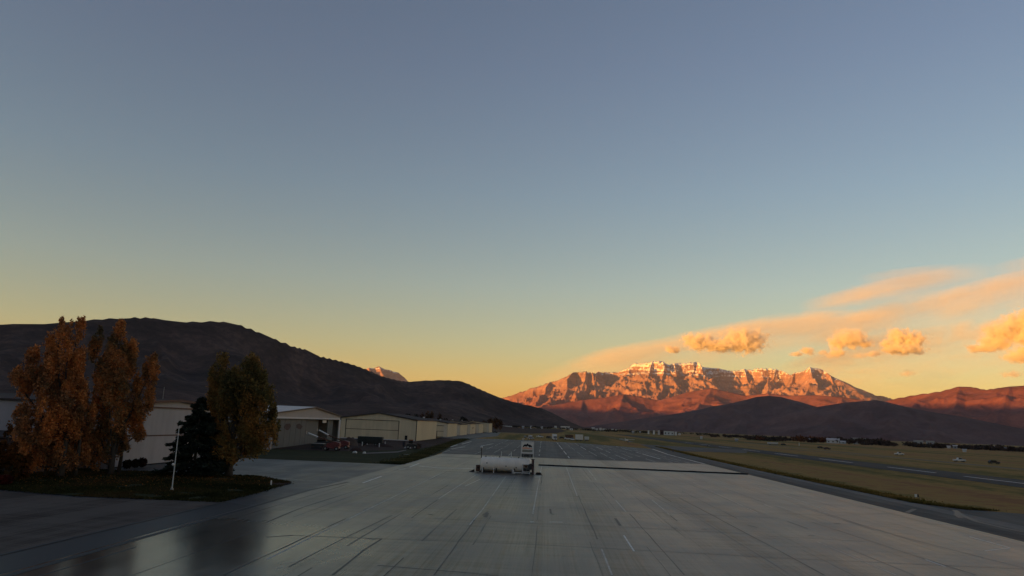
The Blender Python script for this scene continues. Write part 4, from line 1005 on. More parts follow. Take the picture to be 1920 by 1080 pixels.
shrub('brown red shrub at the foot of the white hangar door, third from its corner', 266, 876, 15, 15, [(0.03, 0.016, 0.014), (0.055, 0.026, 0.022), (0.07, 0.03, 0.026)], group='shrubs along the white hangar')
shrub('dark red bush on the grass at the left edge of the picture', 6, 910, 26, 16, [(0.03, 0.01, 0.01), (0.07, 0.014, 0.013), (0.10, 0.02, 0.018)], 700)
# mown grass of the island and the ragged grass edge along the taxiway
def turf(name, pts, hgt, cols, wid=0.09):
    n = len(pts); th = RNG.uniform(0, np.pi, n); h = hgt * RNG.uniform(0.4, 1.4, n); w = wid * RNG.uniform(0.6, 1.6, n)
    bx_ = np.stack([np.cos(th), np.sin(th), th * 0], 1) * w[:, None]; lean = np.stack([RNG.normal(size=n) * 0.35 * h, RNG.normal(size=n) * 0.35 * h, h], 1)
    A = np.concatenate([pts, np.full((n, 1), 0.05)], 1)
    V = np.stack([A - bx_, A + bx_, A + lean], 1).reshape(-1, 3)
    me = bpy.data.meshes.new(name); me.vertices.add(3 * n); me.vertices.foreach_set("co", V.reshape(-1).astype(np.float32))
    me.loops.add(3 * n); me.loops.foreach_set("vertex_index", np.arange(3 * n, dtype=np.int32)); me.polygons.add(n); me.polygons.foreach_set("loop_start", np.arange(0, 3 * n, 3, dtype=np.int32)); me.update(calc_edges=True)
    at = me.color_attributes.new("leaf", 'FLOAT_COLOR', 'POINT'); cc = np.concatenate([np.repeat(pal(n, np.concatenate([pts, pts[:, :1] * 0], 1), cols, 0.12, 0.5), 3, 0), np.ones((3 * n, 1))], 1)
    at.data.foreach_set("color", cc.reshape(-1).astype(np.float32)); me.materials.append(M['leaf'])
    o = link(name, me); o['kind'] = 'stuff'; return o
def inside(P, poly):
    c = np.zeros(len(P), bool); n = len(poly)
    for i in range(n):
        x0, y0 = poly[i]; x1, y1 = poly[(i + 1) % n]
        hit = ((y0 > P[:, 1]) != (y1 > P[:, 1])) & (P[:, 0] < (x1 - x0) * (P[:, 1] - y0) / (y1 - y0 + 1e-9) + x0); c ^= hit
    return c
ISL = [(-35.2, 105.5), (-34.0, 92), (-33.6, 79.0), (-48.5, 78.4), (-60.5, 81.5), (-100, 85), (-100, 112), (-66, 112.5), (-55, 113.4), (-43.5, 113.8), (-38, 109)]
q = np.stack([RNG.uniform(-90, -32.8, 120000), RNG.uniform(77.6, 114.5, 120000)], 1) + RNG.normal(size=(120000, 2)) * 0.2
k = inside(q + RNG.normal(size=q.shape) * 0.25, ISL) & (fbm(q[:, 0] * 0.25, q[:, 1] * 0.25, 3) > -0.32)
turf('grass', q[k], 0.14, [(0.024, 0.027, 0.011), (0.036, 0.038, 0.014), (0.060, 0.052, 0.021), (0.070, 0.046, 0.022)])
LEAFP = np.stack([RNG.normal(-60, 9, 1500), RNG.normal(98, 7, 1500)], 1); LEAFP = np.concatenate([LEAFP, np.stack([RNG.normal(-46, 4, 500), RNG.normal(106, 4, 500)], 1)]); LEAFP = LEAFP[inside(LEAFP, ISL)]
fl = leaves('fallen_leaves', np.concatenate([LEAFP, np.full((len(LEAFP), 1), 0.15)], 1), 0.12, pal(len(LEAFP), np.concatenate([LEAFP, LEAFP[:, :1] * 0], 1), [(0.15, 0.06, 0.025), (0.30, 0.12, 0.035), (0.40, 0.17, 0.05)], 0.3), None); fl['kind'] = 'stuff'
yy_ = 110 + 320 * RNG.uniform(0, 1, 30000) ** 1.6
xe = np.interp(yy_, [110, 118, 200, 290, 430], [58.5, 54.8, 54.4, 55.8, 60.5]) + np.abs(RNG.normal(size=30000)) * 1.6 + 0.25 * pnoise(yy_ * 0.35, yy_ * 0)
turf('edge_grass', np.stack([xe, yy_], 1), 0.22, [(0.085, 0.07, 0.022), (0.16, 0.115, 0.034), (0.24, 0.15, 0.048)], 0.12)
yy_ = 160 + 270 * RNG.uniform(0, 1, 40000) ** 1.5
xe = np.interp(yy_, [160, 187, 303, 432], [-29.8, -30.2, -37.2, -44]) - np.abs(RNG.normal(size=40000)) * 2.0 + 0.4 * pnoise(yy_ * 0.3, yy_ * 0 + 4)
turf('verge_grass', np.stack([xe, yy_], 1), 0.25, [(0.045, 0.050, 0.024), (0.080, 0.078, 0.034), (0.12, 0.095, 0.045)], 0.14)

# pale instrument pole on the island
px_, py_ = gp(322, 920)
p = thing('pole', 'thin pale pole with a small white lamp, leaning in front of the dark spruce', 'pole', (px_, py_, 0.05))
obj('shaft', MB().tube([(0, 0, 0), (0.0, 0, 7.4)], [0.07, 0.045], 8), M['white_metal'], p)
obj('footing', MB().lathe([(0, 0.2), (0.25, 0.16)], 'z', (0, 0, 0), 10), M['grey_metal'], p)
lb = obj('lamp', MB().ball((-0.16, -0.06, 2.95), 0.16, 10, 7), M['white_paint'], p)
obj('bracket', MB().box(-0.16, 0.02, -0.08, -0.03, 2.74, 2.8), M['grey_metal'], p)
# little white marker on the bare patch
mx_, my_ = gp(508, 911)
p = thing('marker_post', 'small white marker on the bare patch at the tip of the grass island', 'marker', (mx_, my_, 0.1), 0.4)
obj('stake', MB().box(-0.09, 0.09, -0.05, 0.05, 0, 0.5), M['white_paint'], p); obj('cap', MB().prism([(-0.09, 0.5), (0.09, 0.5), (0.06, 0.62), (-0.06, 0.62)], 'y', -0.045, 0.045), M['white_paint'], p)

# small distant trees: one thing each
def small_tree(label, px, base_row, top_row, half_px, D, palette, n=420, group=None, name='tree'):
    x, y, _ = far(px, base_row, D); z = max(far(px, top_row, D)[2], 2.0)
    w = half_px * D / FPX
    t = thing(name, label, 'tree', (x, y, 0), 0, group)
    q = RNG.normal(size=(n, 3)); q /= np.linalg.norm(q, axis=1)[:, None]; q *= (RNG.uniform(0.1, 1, n) ** 0.45)[:, None]
    lump = 1 + 0.35 * fbm(q[:, 0] * 2 + px, q[:, 2] * 2 + q[:, 1], 3)[:, None]
    P = q * lump * np.array([w, w, z * 0.42]) + np.array([0, 0, z * 0.56])
    leaves('crown', P, max(0.8, w * 0.28), pal(n, P, palette, 0.2), t)
    obj('trunk', MB().tube([(0, 0, 0), (0, 0, z * 0.6)], [0.35, 0.12], 6), M['bark'], t)
OB = [(0.05, 0.028, 0.018), (0.09, 0.045, 0.022), (0.15, 0.070, 0.028), (0.20, 0.095, 0.034)]
GB = [(0.018, 0.018, 0.014), (0.03, 0.027, 0.019), (0.045, 0.036, 0.024)]
G = 'autumn trees behind the hangar row'
for i, (px, top, hw, D, pl, wd) in enumerate([(762, 774, 7, 640, GB, 'dull brown tree rising behind the beige hangar roof, leftmost of the row'), (778, 775, 6, 660, GB, 'low brown tree close right of the leftmost one behind the beige roof'), (790, 773, 6, 640, OB, 'tan autumn tree behind the hangars, left of the two brightest'),
                                              (800, 770, 5.5, 640, OB, 'tall orange tan tree behind the hangars, the first of a bright pair'), (808, 770, 5, 640, OB, 'orange tan tree behind the hangars, right of a bright pair'), (823, 773, 5, 650, OB, 'lone slim orange tree behind the second beige hangar'),
                                              (835, 784, 7, 650, GB, 'dark low tree above the second beige hangar roof'), (868, 780, 9, 760, GB, 'round dark green tree behind the third beige hangar'), (884, 788, 7, 800, GB, 'dark squat tree above the roofs left of the orange clump'),
                                              (908, 788, 6, 900, OB, 'rusty tree at the left of the clump behind the last hangar'), (919, 783, 6.5, 900, OB, 'tallest rusty tree of the clump behind the last hangar'), (930, 782, 7, 920, OB, 'wide rusty tree at the right of the clump behind the last hangar'), (938, 786, 5, 930, OB, 'small rusty tree ending the clump beyond the last hangar')]):
    small_tree(wd, px, 806, top, hw, D, pl, 420, G, 'autumn_tree')

# far wood along the foot of the hills: one mass
def far_wood():
    PP = []; CC = []
    for k in range(200):
        px = random.uniform(1330, 2050)
        D = random.uniform(1150, 1500) if px > 1400 else random.uniform(1500, 2000)
        h = random.uniform(2.5, 7.5) * (1 if px > 1400 else 0.8) + (3 if 1480 < px < 1660 else 0); w = random.uniform(5, 12)
        x, y, _ = far(px, hor(px), D)
        n = 46
        q = RNG.normal(size=(n, 3)); q /= np.linalg.norm(q, axis=1)[:, None]; q *= (RNG.uniform(0.1, 1, n) ** 0.5)[:, None]
        P = q * np.array([w, w, h * 0.5]) + np.array([x, y, h * 0.5]); PP.append(P)
        orange = (1490 < px < 1575 and random.random() < 0.65) or random.random() < 0.06
        CC.append(pal(n, P, [(0.07, 0.032, 0.02), (0.13, 0.05, 0.026), (0.17, 0.065, 0.03)] if orange else [(0.045, 0.035, 0.028), (0.07, 0.047, 0.038), (0.10, 0.066, 0.05)], 0.1))
    for k in range(120):
        px = random.uniform(940, 1330); D = random.uniform(1900, 3200)
        h = random.uniform(2.5, 6.0); w = random.uniform(6, 16); x, y, _ = far(px, hor(px), D); n = 24
        q = RNG.normal(size=(n, 3)); q /= np.linalg.norm(q, axis=1)[:, None]
        P = q * np.array([w, w, h * 0.5]) + np.array([x, y, h * 0.5]); PP.append(P); CC.append(pal(n, P, [(0.02, 0.018, 0.014), (0.035, 0.027, 0.021), (0.055, 0.038, 0.028)], 0.1))
    P = np.concatenate(PP); C = np.concatenate(CC)
    o = leaves('distant_wood', P, 3.0, C, None); o['kind'] = 'stuff'
far_wood()

# ------------------------------------------------------------------ vehicles and small things
def wheel(par, x, y, r, w=0.28):
    wl_ = obj('wheel', MB().lathe([(y - w / 2, r * 0.9), (y - w * 0.4, r), (y + w * 0.4, r), (y + w / 2, r * 0.9)], 'y', (x, 0, r), 14), M['black'], par)
    obj('rim', MB().lathe([(y - w / 2 - 0.02, r * 0.5), (y + w / 2 + 0.02, r * 0.5)], 'y', (x, 0, r), 10), M['grey_metal'], wl_)
def pickup(label, loc, rz, m, group=None, kind='pickup', L=5.3):
    """nose at +x"""
    t = thing(kind + '_truck' if kind == 'pickup' else kind, label, kind, loc, rz, group)
    if kind == 'pickup':
        prof = [(-2.6, 0.5), (2.6, 0.5), (2.65, 0.95), (2.4, 1.12), (1.2, 1.2), (-2.6, 1.15)]
        cab = [(1.25, 1.19), (0.75, 1.85), (-0.75, 1.9), (-0.95, 1.18)]
    else:
        prof = [(-2.3, 0.45), (2.3, 0.45), (2.35, 0.85), (2.1, 1.0), (1.1, 1.08), (-2.25, 1.1)]
        cab = [(1.1, 1.07), (0.5, 1.62), (-1.7, 1.66), (-2.2, 1.09)]
    obj('body', MB().prism(prof, 'y', -0.95, 0.95), m, t, bevel=0.06)
    obj('cab', MB().prism(cab, 'y', -0.82, 0.82), m, t, bevel=0.05)
    sh = [(a * 0.9, 1.24 + (b - 1.2) * 0.86) for a, b in cab]
    obj('window', MB().prism(sh, 'y', -0.835, -0.8), M['glass'], t); obj('window', MB().prism(sh, 'y', 0.8, 0.835), M['glass'], t)
    c0, c1 = cab[0], cab[1]
    dx, dz = c1[0] - c0[0], c1[1] - c0[1]; nx, nz = dz, -dx; ln = math.hypot(nx, nz); nx, nz = nx / ln * 0.02, nz / ln * 0.02
    obj('windscreen', MB().prism([(c0[0] + dx * .15 + nx, c0[1] + dz * .15 + nz), (c0[0] + dx * .9 + nx, c0[1] + dz * .9 + nz), (c0[0] + dx * .9 - nx, c0[1] + dz * .9 - nz), (c0[0] + dx * .15 - nx, c0[1] + dz * .15 - nz)], 'y', -0.7, 0.7), M['glass'], t)
    for s in (-1, 1):
        wheel(t, 1.65, s * 0.82, 0.37); wheel(t, -1.6, s * 0.82, 0.37)
        obj('headlight', MB().box(2.6, 2.68, s * 0.7 - 0.14, s * 0.7 + 0.14, 0.75, 0.92), M['white_metal'], t)
    return t
def box_trailer(label, loc, rz, L, W, H, m, group=None, name='box_trailer', cat='trailer'):
    t = thing(name, label, cat, loc, rz, group)
    bd = obj('box', MB().box(-L / 2, L / 2, -W / 2, W / 2, 0.9, H), m, t, bevel=0.05)
    rb = MB()
    n = max(4, int(L / 0.7))
    for k in range(n + 1):
        x = -L / 2 + 0.1 + (L - 0.2) * k / n; rb.box(x - 0.05, x + 0.05, -W / 2 - 0.05, -W / 2 - 0.005, 0.95, H - 0.1)
    obj('rib', rb, M['grey_metal'] if m in (M['white_paint'], M['white_metal']) else m, bd)
    obj('chassis', MB().box(-L / 2 + 0.2, L / 2 - 0.2, -W / 2 + 0.3, W / 2 - 0.3, 0.62, 0.89), M['black'], t)
    for s in (-1, 1): wheel(t, -L * 0.28, s * (W / 2 - 0.25), 0.42); wheel(t, L * 0.25, s * (W / 2 - 0.25), 0.42)
    obj('drawbar', MB().tube([(L / 2, 0, 0.75), (L / 2 + 1.0, 0, 0.7)], 0.07, 6), M['black'], t)
    return t
def G3(px, py, z=0): x, y = gp(px, py); return (x, y, z)
def box_truck(label, loc, rz, W=2.5, H=4.0):
    """nose at -y"""
    t = thing('box_truck', label, 'truck', loc, rz)
    obj('cargo_box', MB().box(-W / 2, W / 2, 0.3, 6.5, 1.0, H), M['white_paint'], t, bevel=0.05)
    obj('cab', MB().prism([(-1.9, 0.6), (0.28, 0.6), (0.28, 2.7), (-0.7, 2.7), (-1.2, 1.75), (-1.9, 1.6)], 'x', -1.1, 1.1), M['white_paint'], t, bevel=0.05)
    obj('windscreen', MB().prism([(-1.23, 1.78), (-0.76, 2.62), (-0.80, 2.64), (-1.27, 1.80)], 'x', -1.0, 1.0), M['glass'], t)
    obj('grille', MB().box(-0.6, 0.6, -1.95, -1.89, 0.8, 1.35), M['charcoal'], t)
    for s in (-1, 1):
        obj('headlight', MB().box(s * 0.85 - 0.15, s * 0.85 + 0.15, -1.95, -1.89, 0.95, 1.2), M['white_metal'], t)
        for y in (-1.2, 4.8): obj('wheel', MB().lathe([(s * 0.95 - 0.14, 0.45), (s * 0.95 + 0.14, 0.45)], 'x', (0, y, 0.45), 14), M['black'], t)
    return t
box_truck('white box truck with dark windscreen facing the camera on the far grass', G3(1040.5, 826), 0.1)
box_trailer('large white ribbed box trailer on the far grass', G3(1086, 827, 0), 0.25, 4.6, 2.5, 4.2, M['white_paint'])
box_trailer('small white box trailer at the right end of the parked row', G3(1100, 827, 0), -0.2, 2.8, 2.2, 2.9, M['white_metal'])
box_trailer('rust coloured open trailer behind the small cars on the far grass', G3(1067, 822.5, 0), 0.1, 6.0, 2.4, 2.9, M['rust'])
GV = 'vehicles parked on the far grass'
pickup('silver pickup with a pale camper top, leftmost of the vehicles on the far grass', G3(995, 824), -1.0, M['silver'], GV)
tp = thing('camper_shell', 'pale camper shell on the bed of the silver pickup', 'camper shell', G3(996.4, 824, 1.16), -1.0); obj('shell', MB().prism([(-2.4, 0), (-0.2, 0), (-0.3, 1.5), (-2.3, 1.5)], 'y', -0.85, 0.85), M['white_metal'], tp, bevel=0.06); obj('hatch', MB().box(-2.46, -2.40, -0.6, 0.6, 0.3, 1.2), M['glass'], tp)
pickup('white pickup turned side on, second from the left on the far grass', G3(1012, 820.5), 0.15, M['white_paint'], GV)
pickup('black car between the white pickup and the white box truck', G3(1029.5, 822), -0.8, M['charcoal'], GV, 'car')
pickup('black car just right of the white box truck', G3(1054, 823), 0.2, M['charcoal'], GV, 'car')
pickup('low white car in front of the rust coloured trailer', G3(1064.5, 824.5), 0.1, M['white_paint'], GV, 'car')
pickup('white car with its nose to the camera, left of the large ribbed trailer', G3(1073.5, 826), -1.4, M['white_paint'], GV, 'car')
pickup('dark pickup with a white cab parked beyond the last hangar', G3(928, 812), 0.1, M['charcoal'], GV)
pickup('grey utility box car parked far left on the grass by the silver pickup', G3(988.3, 821.5), 0.6, M['grey_metal'], GV, 'car')
# light aircraft beyond the apron
def aircraft(label, loc, rz, m, trim):
    t = thing('light_aircraft', label, 'aircraft', loc, rz)
    obj('fuselage', MB().lathe([(-4.2, 0.12), (-2.0, 0.35), (0.2, 0.68), (1.6, 0.66), (2.7, 0.45), (3.0, 0.2)], 'x', (0, 0, 1.35), 14), m, t, smooth=True)
    obj('wing', MB().box(-0.3, 1.2, -5.2, 5.2, 2.05, 2.2), m, t); obj('fin', MB().prism([(-4.3, 1.4), (-3.2, 1.45), (-3.9, 3.0), (-4.5, 3.0)], 'y', -0.07, 0.07), m, t)
    obj('tailplane', MB().box(-4.4, -3.6, -1.7, 1.7, 1.45, 1.52), m, t); obj('stripe', MB().lathe([(-1.5, 0.44), (1.4, 0.69)], 'x', (0, 0, 1.25), 14), trim, t)
    for x, y in ((2.1, 0), (0.2, -1.1), (0.2, 1.1)): obj('wheel', MB().lathe([(y - 0.08, 0.24), (y + 0.08, 0.24)], 'y', (x, 0, 0.24), 10), M['black'], t); obj('leg', MB().tube([(x, y, 0.24), (x, y * 0.4, 1.0)], 0.05, 5), m, t)
    obj('propeller', MB().box(3.0, 3.06, -0.07, 0.07, 0.5, 2.2), M['charcoal'], t)
aircraft('small white aircraft with a red stripe parked alone beyond the far corner of the apron', G3(1175, 829.5), 1.2, M['white_paint'], M['red_paint'])
GR = 'cars on the far side of the runway'
pickup('white pickup side on across the runway, near the right edge of the picture', G3(1799, 866), 0.0, M['white_paint'], GR)
pickup('dark car with a pale roof across the runway, right of the white pickup', G3(1864, 870), 0.0, M['charcoal'], GR, 'car')
pickup('small white pickup with a dark load, left across the runway', G3(1686, 853.5), 0.1, M['white_paint'], GR)
pickup('black car in the far field near the tree line', G3(1538.5, 841), 0.3, M['charcoal'], GR, 'car')
pickup('dark low car beside the black one in the far field', G3(1551, 843), 0.1, M['maroon'], GR, 'car')
box_trailer('long low white trailer in the far field', G3(1449, 834.5, 0), 0.05, 9.0, 2.0, 2.3, M['white_metal'])
pickup('black car right of the long white trailer in the far field', G3(1469, 835), 0.4, M['charcoal'], GR, 'car')
p = thing('white_post', 'slim white post standing alone in the far field', 'post', G3(1498.5, 836)); obj('shaft', MB().tube([(0, 0, 0), (0, 0, 2.6)], 0.28, 8), M['white_paint'], p); obj('cap', MB().lathe([(2.6, 0.3), (2.75, 0.12)], 'z', (0, 0, 0), 8), M['white_paint'], p)
p = thing('taxiway_sign', 'tiny white and black taxiway sign on the grass edge at right', 'sign', G3(1719, 934), 0.2)
obj('panel', MB().box(-0.30, 0.02, -0.08, 0.08, 0.18, 0.62), M['white_paint'], p); obj('panel', MB().box(0.03, 0.34, -0.08, 0.08, 0.18, 0.62), M['charcoal'], p)
for x in (-0.2, 0.24): obj('leg', MB().box(x - 0.03, x + 0.03, -0.03, 0.03, -0.02, 0.18), M['grey_metal'], p)
for px, py, lab in [(1262, 847, 'low dark runway light at the far edge of the taxiway bend'), (1326, 837, 'black marker cone in the grass by the far crossing')]:
    p = thing('marker_light', lab, 'light', G3(px, py)); obj('body', MB().lathe([(0, 0.45), (0.2, 0.4), (0.8, 0.22), (0.9, 0.1)], 'z', (0, 0, 0), 10), M['charcoal'], p); obj('lens', MB().ball((0, 0, 1.0), 0.14, 8, 6), M['glass'], p)

# lamp posts in front of the hangar row
GL = 'dark posts along the hangar row'
def lamp(label, px, row, h, arm=True):
    t = thing('street_lamp' if arm else 'post', label, 'lamp post' if arm else 'post', G3(px, row), 0, GL)
    obj('pole', MB().tube([(0, 0, 0), (0, 0, h)], [0.28, 0.17], 8), M['trim_dark'], t)
    obj('base', MB().lathe([(0, 0.45), (0.5, 0.38)], 'z', (0, 0, 0), 8), M['trim_dark'], t)
    if arm: obj('lamp_head', MB().box(-0.7, 0.25, -0.25, 0.25, h - 0.3, h + 0.15).prism([(0.2, h - 0.1), (1.5, h + 0.25), (1.6, h + 0.55), (0.2, h + 0.4)], 'y', -0.3, 0.3), M['trim_dark'], t)
lamp('dark street lamp with a wide head at the corner of the nearest beige hangar', 804, 822.5, 5.6)
lamp('short dark post in front of the second beige hangar', 818.4, 822, 3.9, False)
lamp('dark post near the third beige hangar', 854.4, 817.5, 4.2, False)
lamp('small dark street lamp before the fourth beige hangar', 884.5, 813.5, 4.6)

# building site between the hangars
def boom_lift(label, px, row, tip, mid, grp):
    x, y = gp(px, row); D = math.hypot(x, y)
    t = thing('boom_lift', label, 'boom lift', (x, y, 0.05), 0, grp)
    o = Vector((x, y, 0.05))
    obj('chassis', MB().prism([(-2.2, 0.6), (2.2, 0.6), (2.0, 1.2), (-2.0, 1.2)], 'y', -1.0, 1.0), M['red_paint'], t, bevel=0.06)
    obj('turntable', MB().prism([(-1.6, 1.22), (2.3, 1.22), (2.2, 2.2), (0.9, 2.5), (-1.2, 1.9)], 'y', -0.85, 0.85), M['red_paint'], t, bevel=0.06)
    for s in (-1, 1):
        for xx in (-1.55, 1.55): wheel(t, xx, s * 1.0, 0.55, 0.35)
    T = Vector(far(tip[0], tip[1], D)) - o; K = Vector(far(mid[0], mid[1], D)) - o; root = Vector((1.2, 0, 2.1))
    obj('lower_boom', MB().tube([root, K], [0.24, 0.2], 4), M['rust'], t)
    tp = obj('upper_boom', MB().tube([K, T], [0.24, 0.22], 4), M['white_paint'], t)
    obj('platform', MB().box(T.x - 0.5, T.x + 0.25, T.y - 0.5, T.y + 0.5, T.z - 0.35, T.z - 0.25).box(T.x - 0.5, T.x - 0.44, T.y - 0.5, T.y + 0.5, T.z - 0.25, T.z + 0.5), M['grey_metal'], t)
GBL = 'red boom lifts by the pale hangar'
boom_lift('red boom lift with its pale boom raised to the left, nearer the sliding doors', 622, 845, (578, 812), (596, 819.5), GBL)
boom_lift('red boom lift with the higher pale boom, at the right jamb of the sliding doors', 640, 842, (598, 806.5), (616, 816), GBL)
p = thing('dumpster', 'dark dumpster with a pale rim in front of the sliding doors', 'dumpster', G3(596, 842.5, 0.05), -0.05)
obj('bin', MB().prism([(-1.6, 0.1), (1.6, 0.1), (1.8, 1.5), (-1.8, 1.5)], 'y', -0.9, 0.9), M['charcoal'], p); obj('rim', MB().box(-1.9, 1.9, -1.0, 1.0, 1.5, 1.62), M['grey_metal'], p)
for s in (-1, 1): obj('fork_pocket', MB().box(s * 1.2 - 0.3, s * 1.2 + 0.3, -0.98, -0.9, 0.6, 0.8), M['rust'], p)
def heap(name, label, cat, px, row, wpx, h, m, seed):
    x, y = gp(px, row); w = wpx * y / FPX / 2
    r_ = np.linspace(0, 1, 9); a = np.linspace(0, 2 * np.pi, 25); A, Rr = np.meshgrid(a, r_)
    X = np.cos(A) * Rr * w; Y = np.sin(A) * Rr * w * 0.7
    Z = h * np.clip(1 - Rr ** 2.2, 0, 1) * (1 + 0.4 * pnoise(np.cos(A) * Rr * 2 + seed, np.sin(A) * Rr * 2 + seed)) - 0.05
    o = grid_mesh(name, X, Y, Z, m); up_normals(o); o.location = (x, y, 0.06); return tag(o, label, cat)
heap('tarp_heap', 'brown tarp covered heap between the red boom lifts and the beige hangar', 'heap', 656, 836, 32, 3.0, M['brown_tarp'], 1.3)
heap('dirt_pile', 'low red brown dirt pile in the yard before the beige hangar', 'dirt pile', 720, 838, 40, 0.9, M['dirt'], 4.2)
heap('dirt_pile', 'small dark dirt pile right of the tarp heap at the yard edge', 'dirt pile', 668, 846, 26, 1.0, M['dirt'], 8.8)
box_trailer('long dark covered trailer parked in front of the beige hangar door', G3(694, 835.5, 0.05), 0.03, 8.5, 2.6, 3.0, M['green_tarp'])
GP = 'white marker stakes around the dirt yard'
for px, row, lab in [(666.5, 835, 'white stake right of the tarp heap, leftmost of the yard stakes'), (679, 836, 'white stake at the left end of the dark trailer'), (688.5, 833.5, 'white stake close beside the dark trailer middle'), (711, 838.5, 'white stake low in front of the beige hangar door'), (722, 835.5, 'white stake nearest the beige door seam, rightmost of the yard stakes')]:
    p = thing('marker_stake', lab, 'stake', G3(px, row, 0.05), 0, GP); obj('stake', MB().box(-0.14, 0.14, -0.06, 0.06, 0, 1.15), M['white_paint'], p); obj('cap', MB().box(-0.17, 0.17, -0.08, 0.08, 1.15, 1.3), M['white_metal'], p)
for px, row, w, lab in [(665, 850, 0.6, 'white sack lying on the verge below the tarp heap'), (764, 841, 1.2, 'pale sack pile beside the dark loader'), (683, 851, 0.4, 'small pale sack on the kerb of the dirt yard')]:
    o = tag(obj('sack', MB().prism([(-w, 0), (w, 0), (w * 0.9, 0.35), (w * 0.3, 0.55), (-w * 0.7, 0.45)], 'y', -0.4, 0.4), M['white_metal'], bevel=0.08), lab, 'sack'); o.location = G3(px, row, 0.05)
S('yard_kerb', [gp(684, 849.6), gp(712, 848.2), gp(745, 846.8), gp(762, 843.4), gp(762, 844.8), gp(746, 848.6), gp(712, 850.2), gp(684, 851.2)], 0.07, plain('pale_kerb', (0.16, 0.13, 0.125), 0.9, 0.4, 0.5))
lx, ly = gp(771, 842)
p = thing('loader', 'dark wheeled loader with a small orange cab top before the beige hangar corner', 'loader', (lx, ly, 0.05), 0.2)
obj('body', MB().prism([(-1.7, 0.7), (1.8, 0.7), (1.9, 1.5), (0.5, 1.7), (-1.6, 1.6)], 'y', -0.8, 0.8), M['charcoal'], p, bevel=0.05)
cb = obj('cab', MB().box(-0.9, 0.4, -0.65, 0.65, 1.7, 2.7), M['glass'], p); obj('cab_roof', MB().box(-1.0, 0.5, -0.75, 0.75, 2.7, 2.95), M['orange'], cb)
for s in (-1, 1): wheel(p, 1.1, s * 0.85, 0.6, 0.35); wheel(p, -1.1, s * 0.85, 0.6, 0.35)
obj('bucket', MB().prism([(1.9, 0.2), (3.0, 0.2), (2.2, 1.2), (1.9, 1.2)], 'y', -0.95, 0.95), M['rust'], p); obj('arm', MB().tube([(0.6, -0.5, 1.5), (2.1, -0.5, 0.8)], 0.1, 5).tube([(0.6, 0.5, 1.5), (2.1, 0.5, 0.8)], 0.1, 5), M['charcoal'], p)
p = thing('water_drum', 'dark blue drum standing left of the loader', 'drum', G3(757.5, 838, 0.05)); obj('drum', MB().lathe([(0, 0.55), (0.05, 0.6), (1.6, 0.6), (1.65, 0.5)], 'z', (0, 0, 0), 14), plain('dark_blue_paint', (0.02, 0.022, 0.035), 0.5), p); obj('lid', MB().lathe([(1.65, 0.5), (1.95, 0.3), (2.0, 0.1)], 'z', (0, 0, 0), 12), M['black'], p)
shrub('brown scrubby weeds right of the loader on the yard edge', 783, 842, 12, 9, [(0.03, 0.02, 0.014), (0.055, 0.032, 0.022), (0.07, 0.04, 0.026)], 260)

# ------------------------------------------------------------------ far houses, one thing each
def house(label, px, row, wpx, hm, D=None, wall='white_paint', roof='roof_brown', flat=False, rz=0.0, group=None, name='house', cat='house'):
    if D is None:
        x, y = gp(px, row); D = math.hypot(x, y)
    else:
        x, y, _ = far(px, hor(px), D)
    w = wpx * D / FPX; d = min(w * 0.8, 12)
    az = math.atan2(x, y)
    t = thing(name, label, cat, (x, y, 0), -az + rz, group)
    obj('wall', MB().box(-w / 2, w / 2, 0, d, -1, hm), M[wall], t)
    if flat: obj('roof', MB().box(-w / 2 - 0.3, w / 2 + 0.3, -0.3, d + 0.3, hm, hm + 0.5), M[roof], t)
    else: obj('roof', MB().prism([(-0.6, hm), (d / 2, hm + min(d * 0.28, 3.0)), (d + 0.6, hm)], 'x', -w / 2 - 0.5, w / 2 + 0.5), M[roof], t)
    n = max(1, int(w / 6))
    if wpx >= 6:
        for k in range(n): obj('window', MB().box(-w / 2 + w * (k + 0.35) / n, -w / 2 + w * (k + 0.65) / n, -0.12, -0.02, hm * 0.3, hm * 0.7), M['glass'], t)
HG = 'far houses along the valley'
house('long low white building beyond the last hangar, left end of the far row', 950, 800, 20, 4.5, 1900, 'white_metal', 'roof_pale', True, group=HG)
house('small grey house beneath the dark ridge right of the long low building', 981, 803, 4, 5, 1700, 'silver', 'roof_pale', group=HG)
house('tiny white house under the dark ridge, mid way to the large white hall', 996, 801, 3, 6, 2000, 'white_metal', 'roof_pale', group=HG)
house('little pale shed left of the large white hall', 1016, 801, 4, 5, 2100, 'white_metal', 'roof_pale', group=HG)
house('large white hall at the foot of the dark ridge', 1060, 800, 17, 9, 3200, 'white_paint', 'roof_pale', True, group=HG)
house('white cube house just left of the large hall', 1041.5, 800, 4, 9, 3200, 'white_metal', 'roof_pale', True, group=HG)
house('low white shed just right of the large hall', 1071.5, 803, 6, 4, 2000, 'white_metal', 'roof_pale', True, group=HG)
for k, px in enumerate([1112, 1119, 1126, 1132.5, 1140, 1149, 1155.5]):
    nth = ['first', 'second', 'third', 'fourth', 'fifth', 'sixth', 'last'][k]
    house(f'{nth} white house from the left in the close row below the red foothills', px, 805, random.uniform(3.6, 5.5), random.uniform(6, 8), 2600 + 40 * (k % 3), 'white_metal', random.choice(['roof_pale', 'roof_brown']), group=HG)
house('grey white house left of the big white hall with dark gaps', 1187, 811, 4, 4, 1700, 'silver', 'roof_pale', group=HG)
house('narrow white gable left of the big white building', 1216, 812, 3, 8, 1650, 'white_paint', 'roof_brown', group=HG)
house('white gable with dark side, second left of the big white building', 1226, 813, 3.4, 8.5, 1600, 'white_paint', 'roof_brown', group=HG)
house('grey white gable touching the big white building', 1235.5, 814, 4, 9, 1580, 'white_paint', 'roof_brown', group=HG)
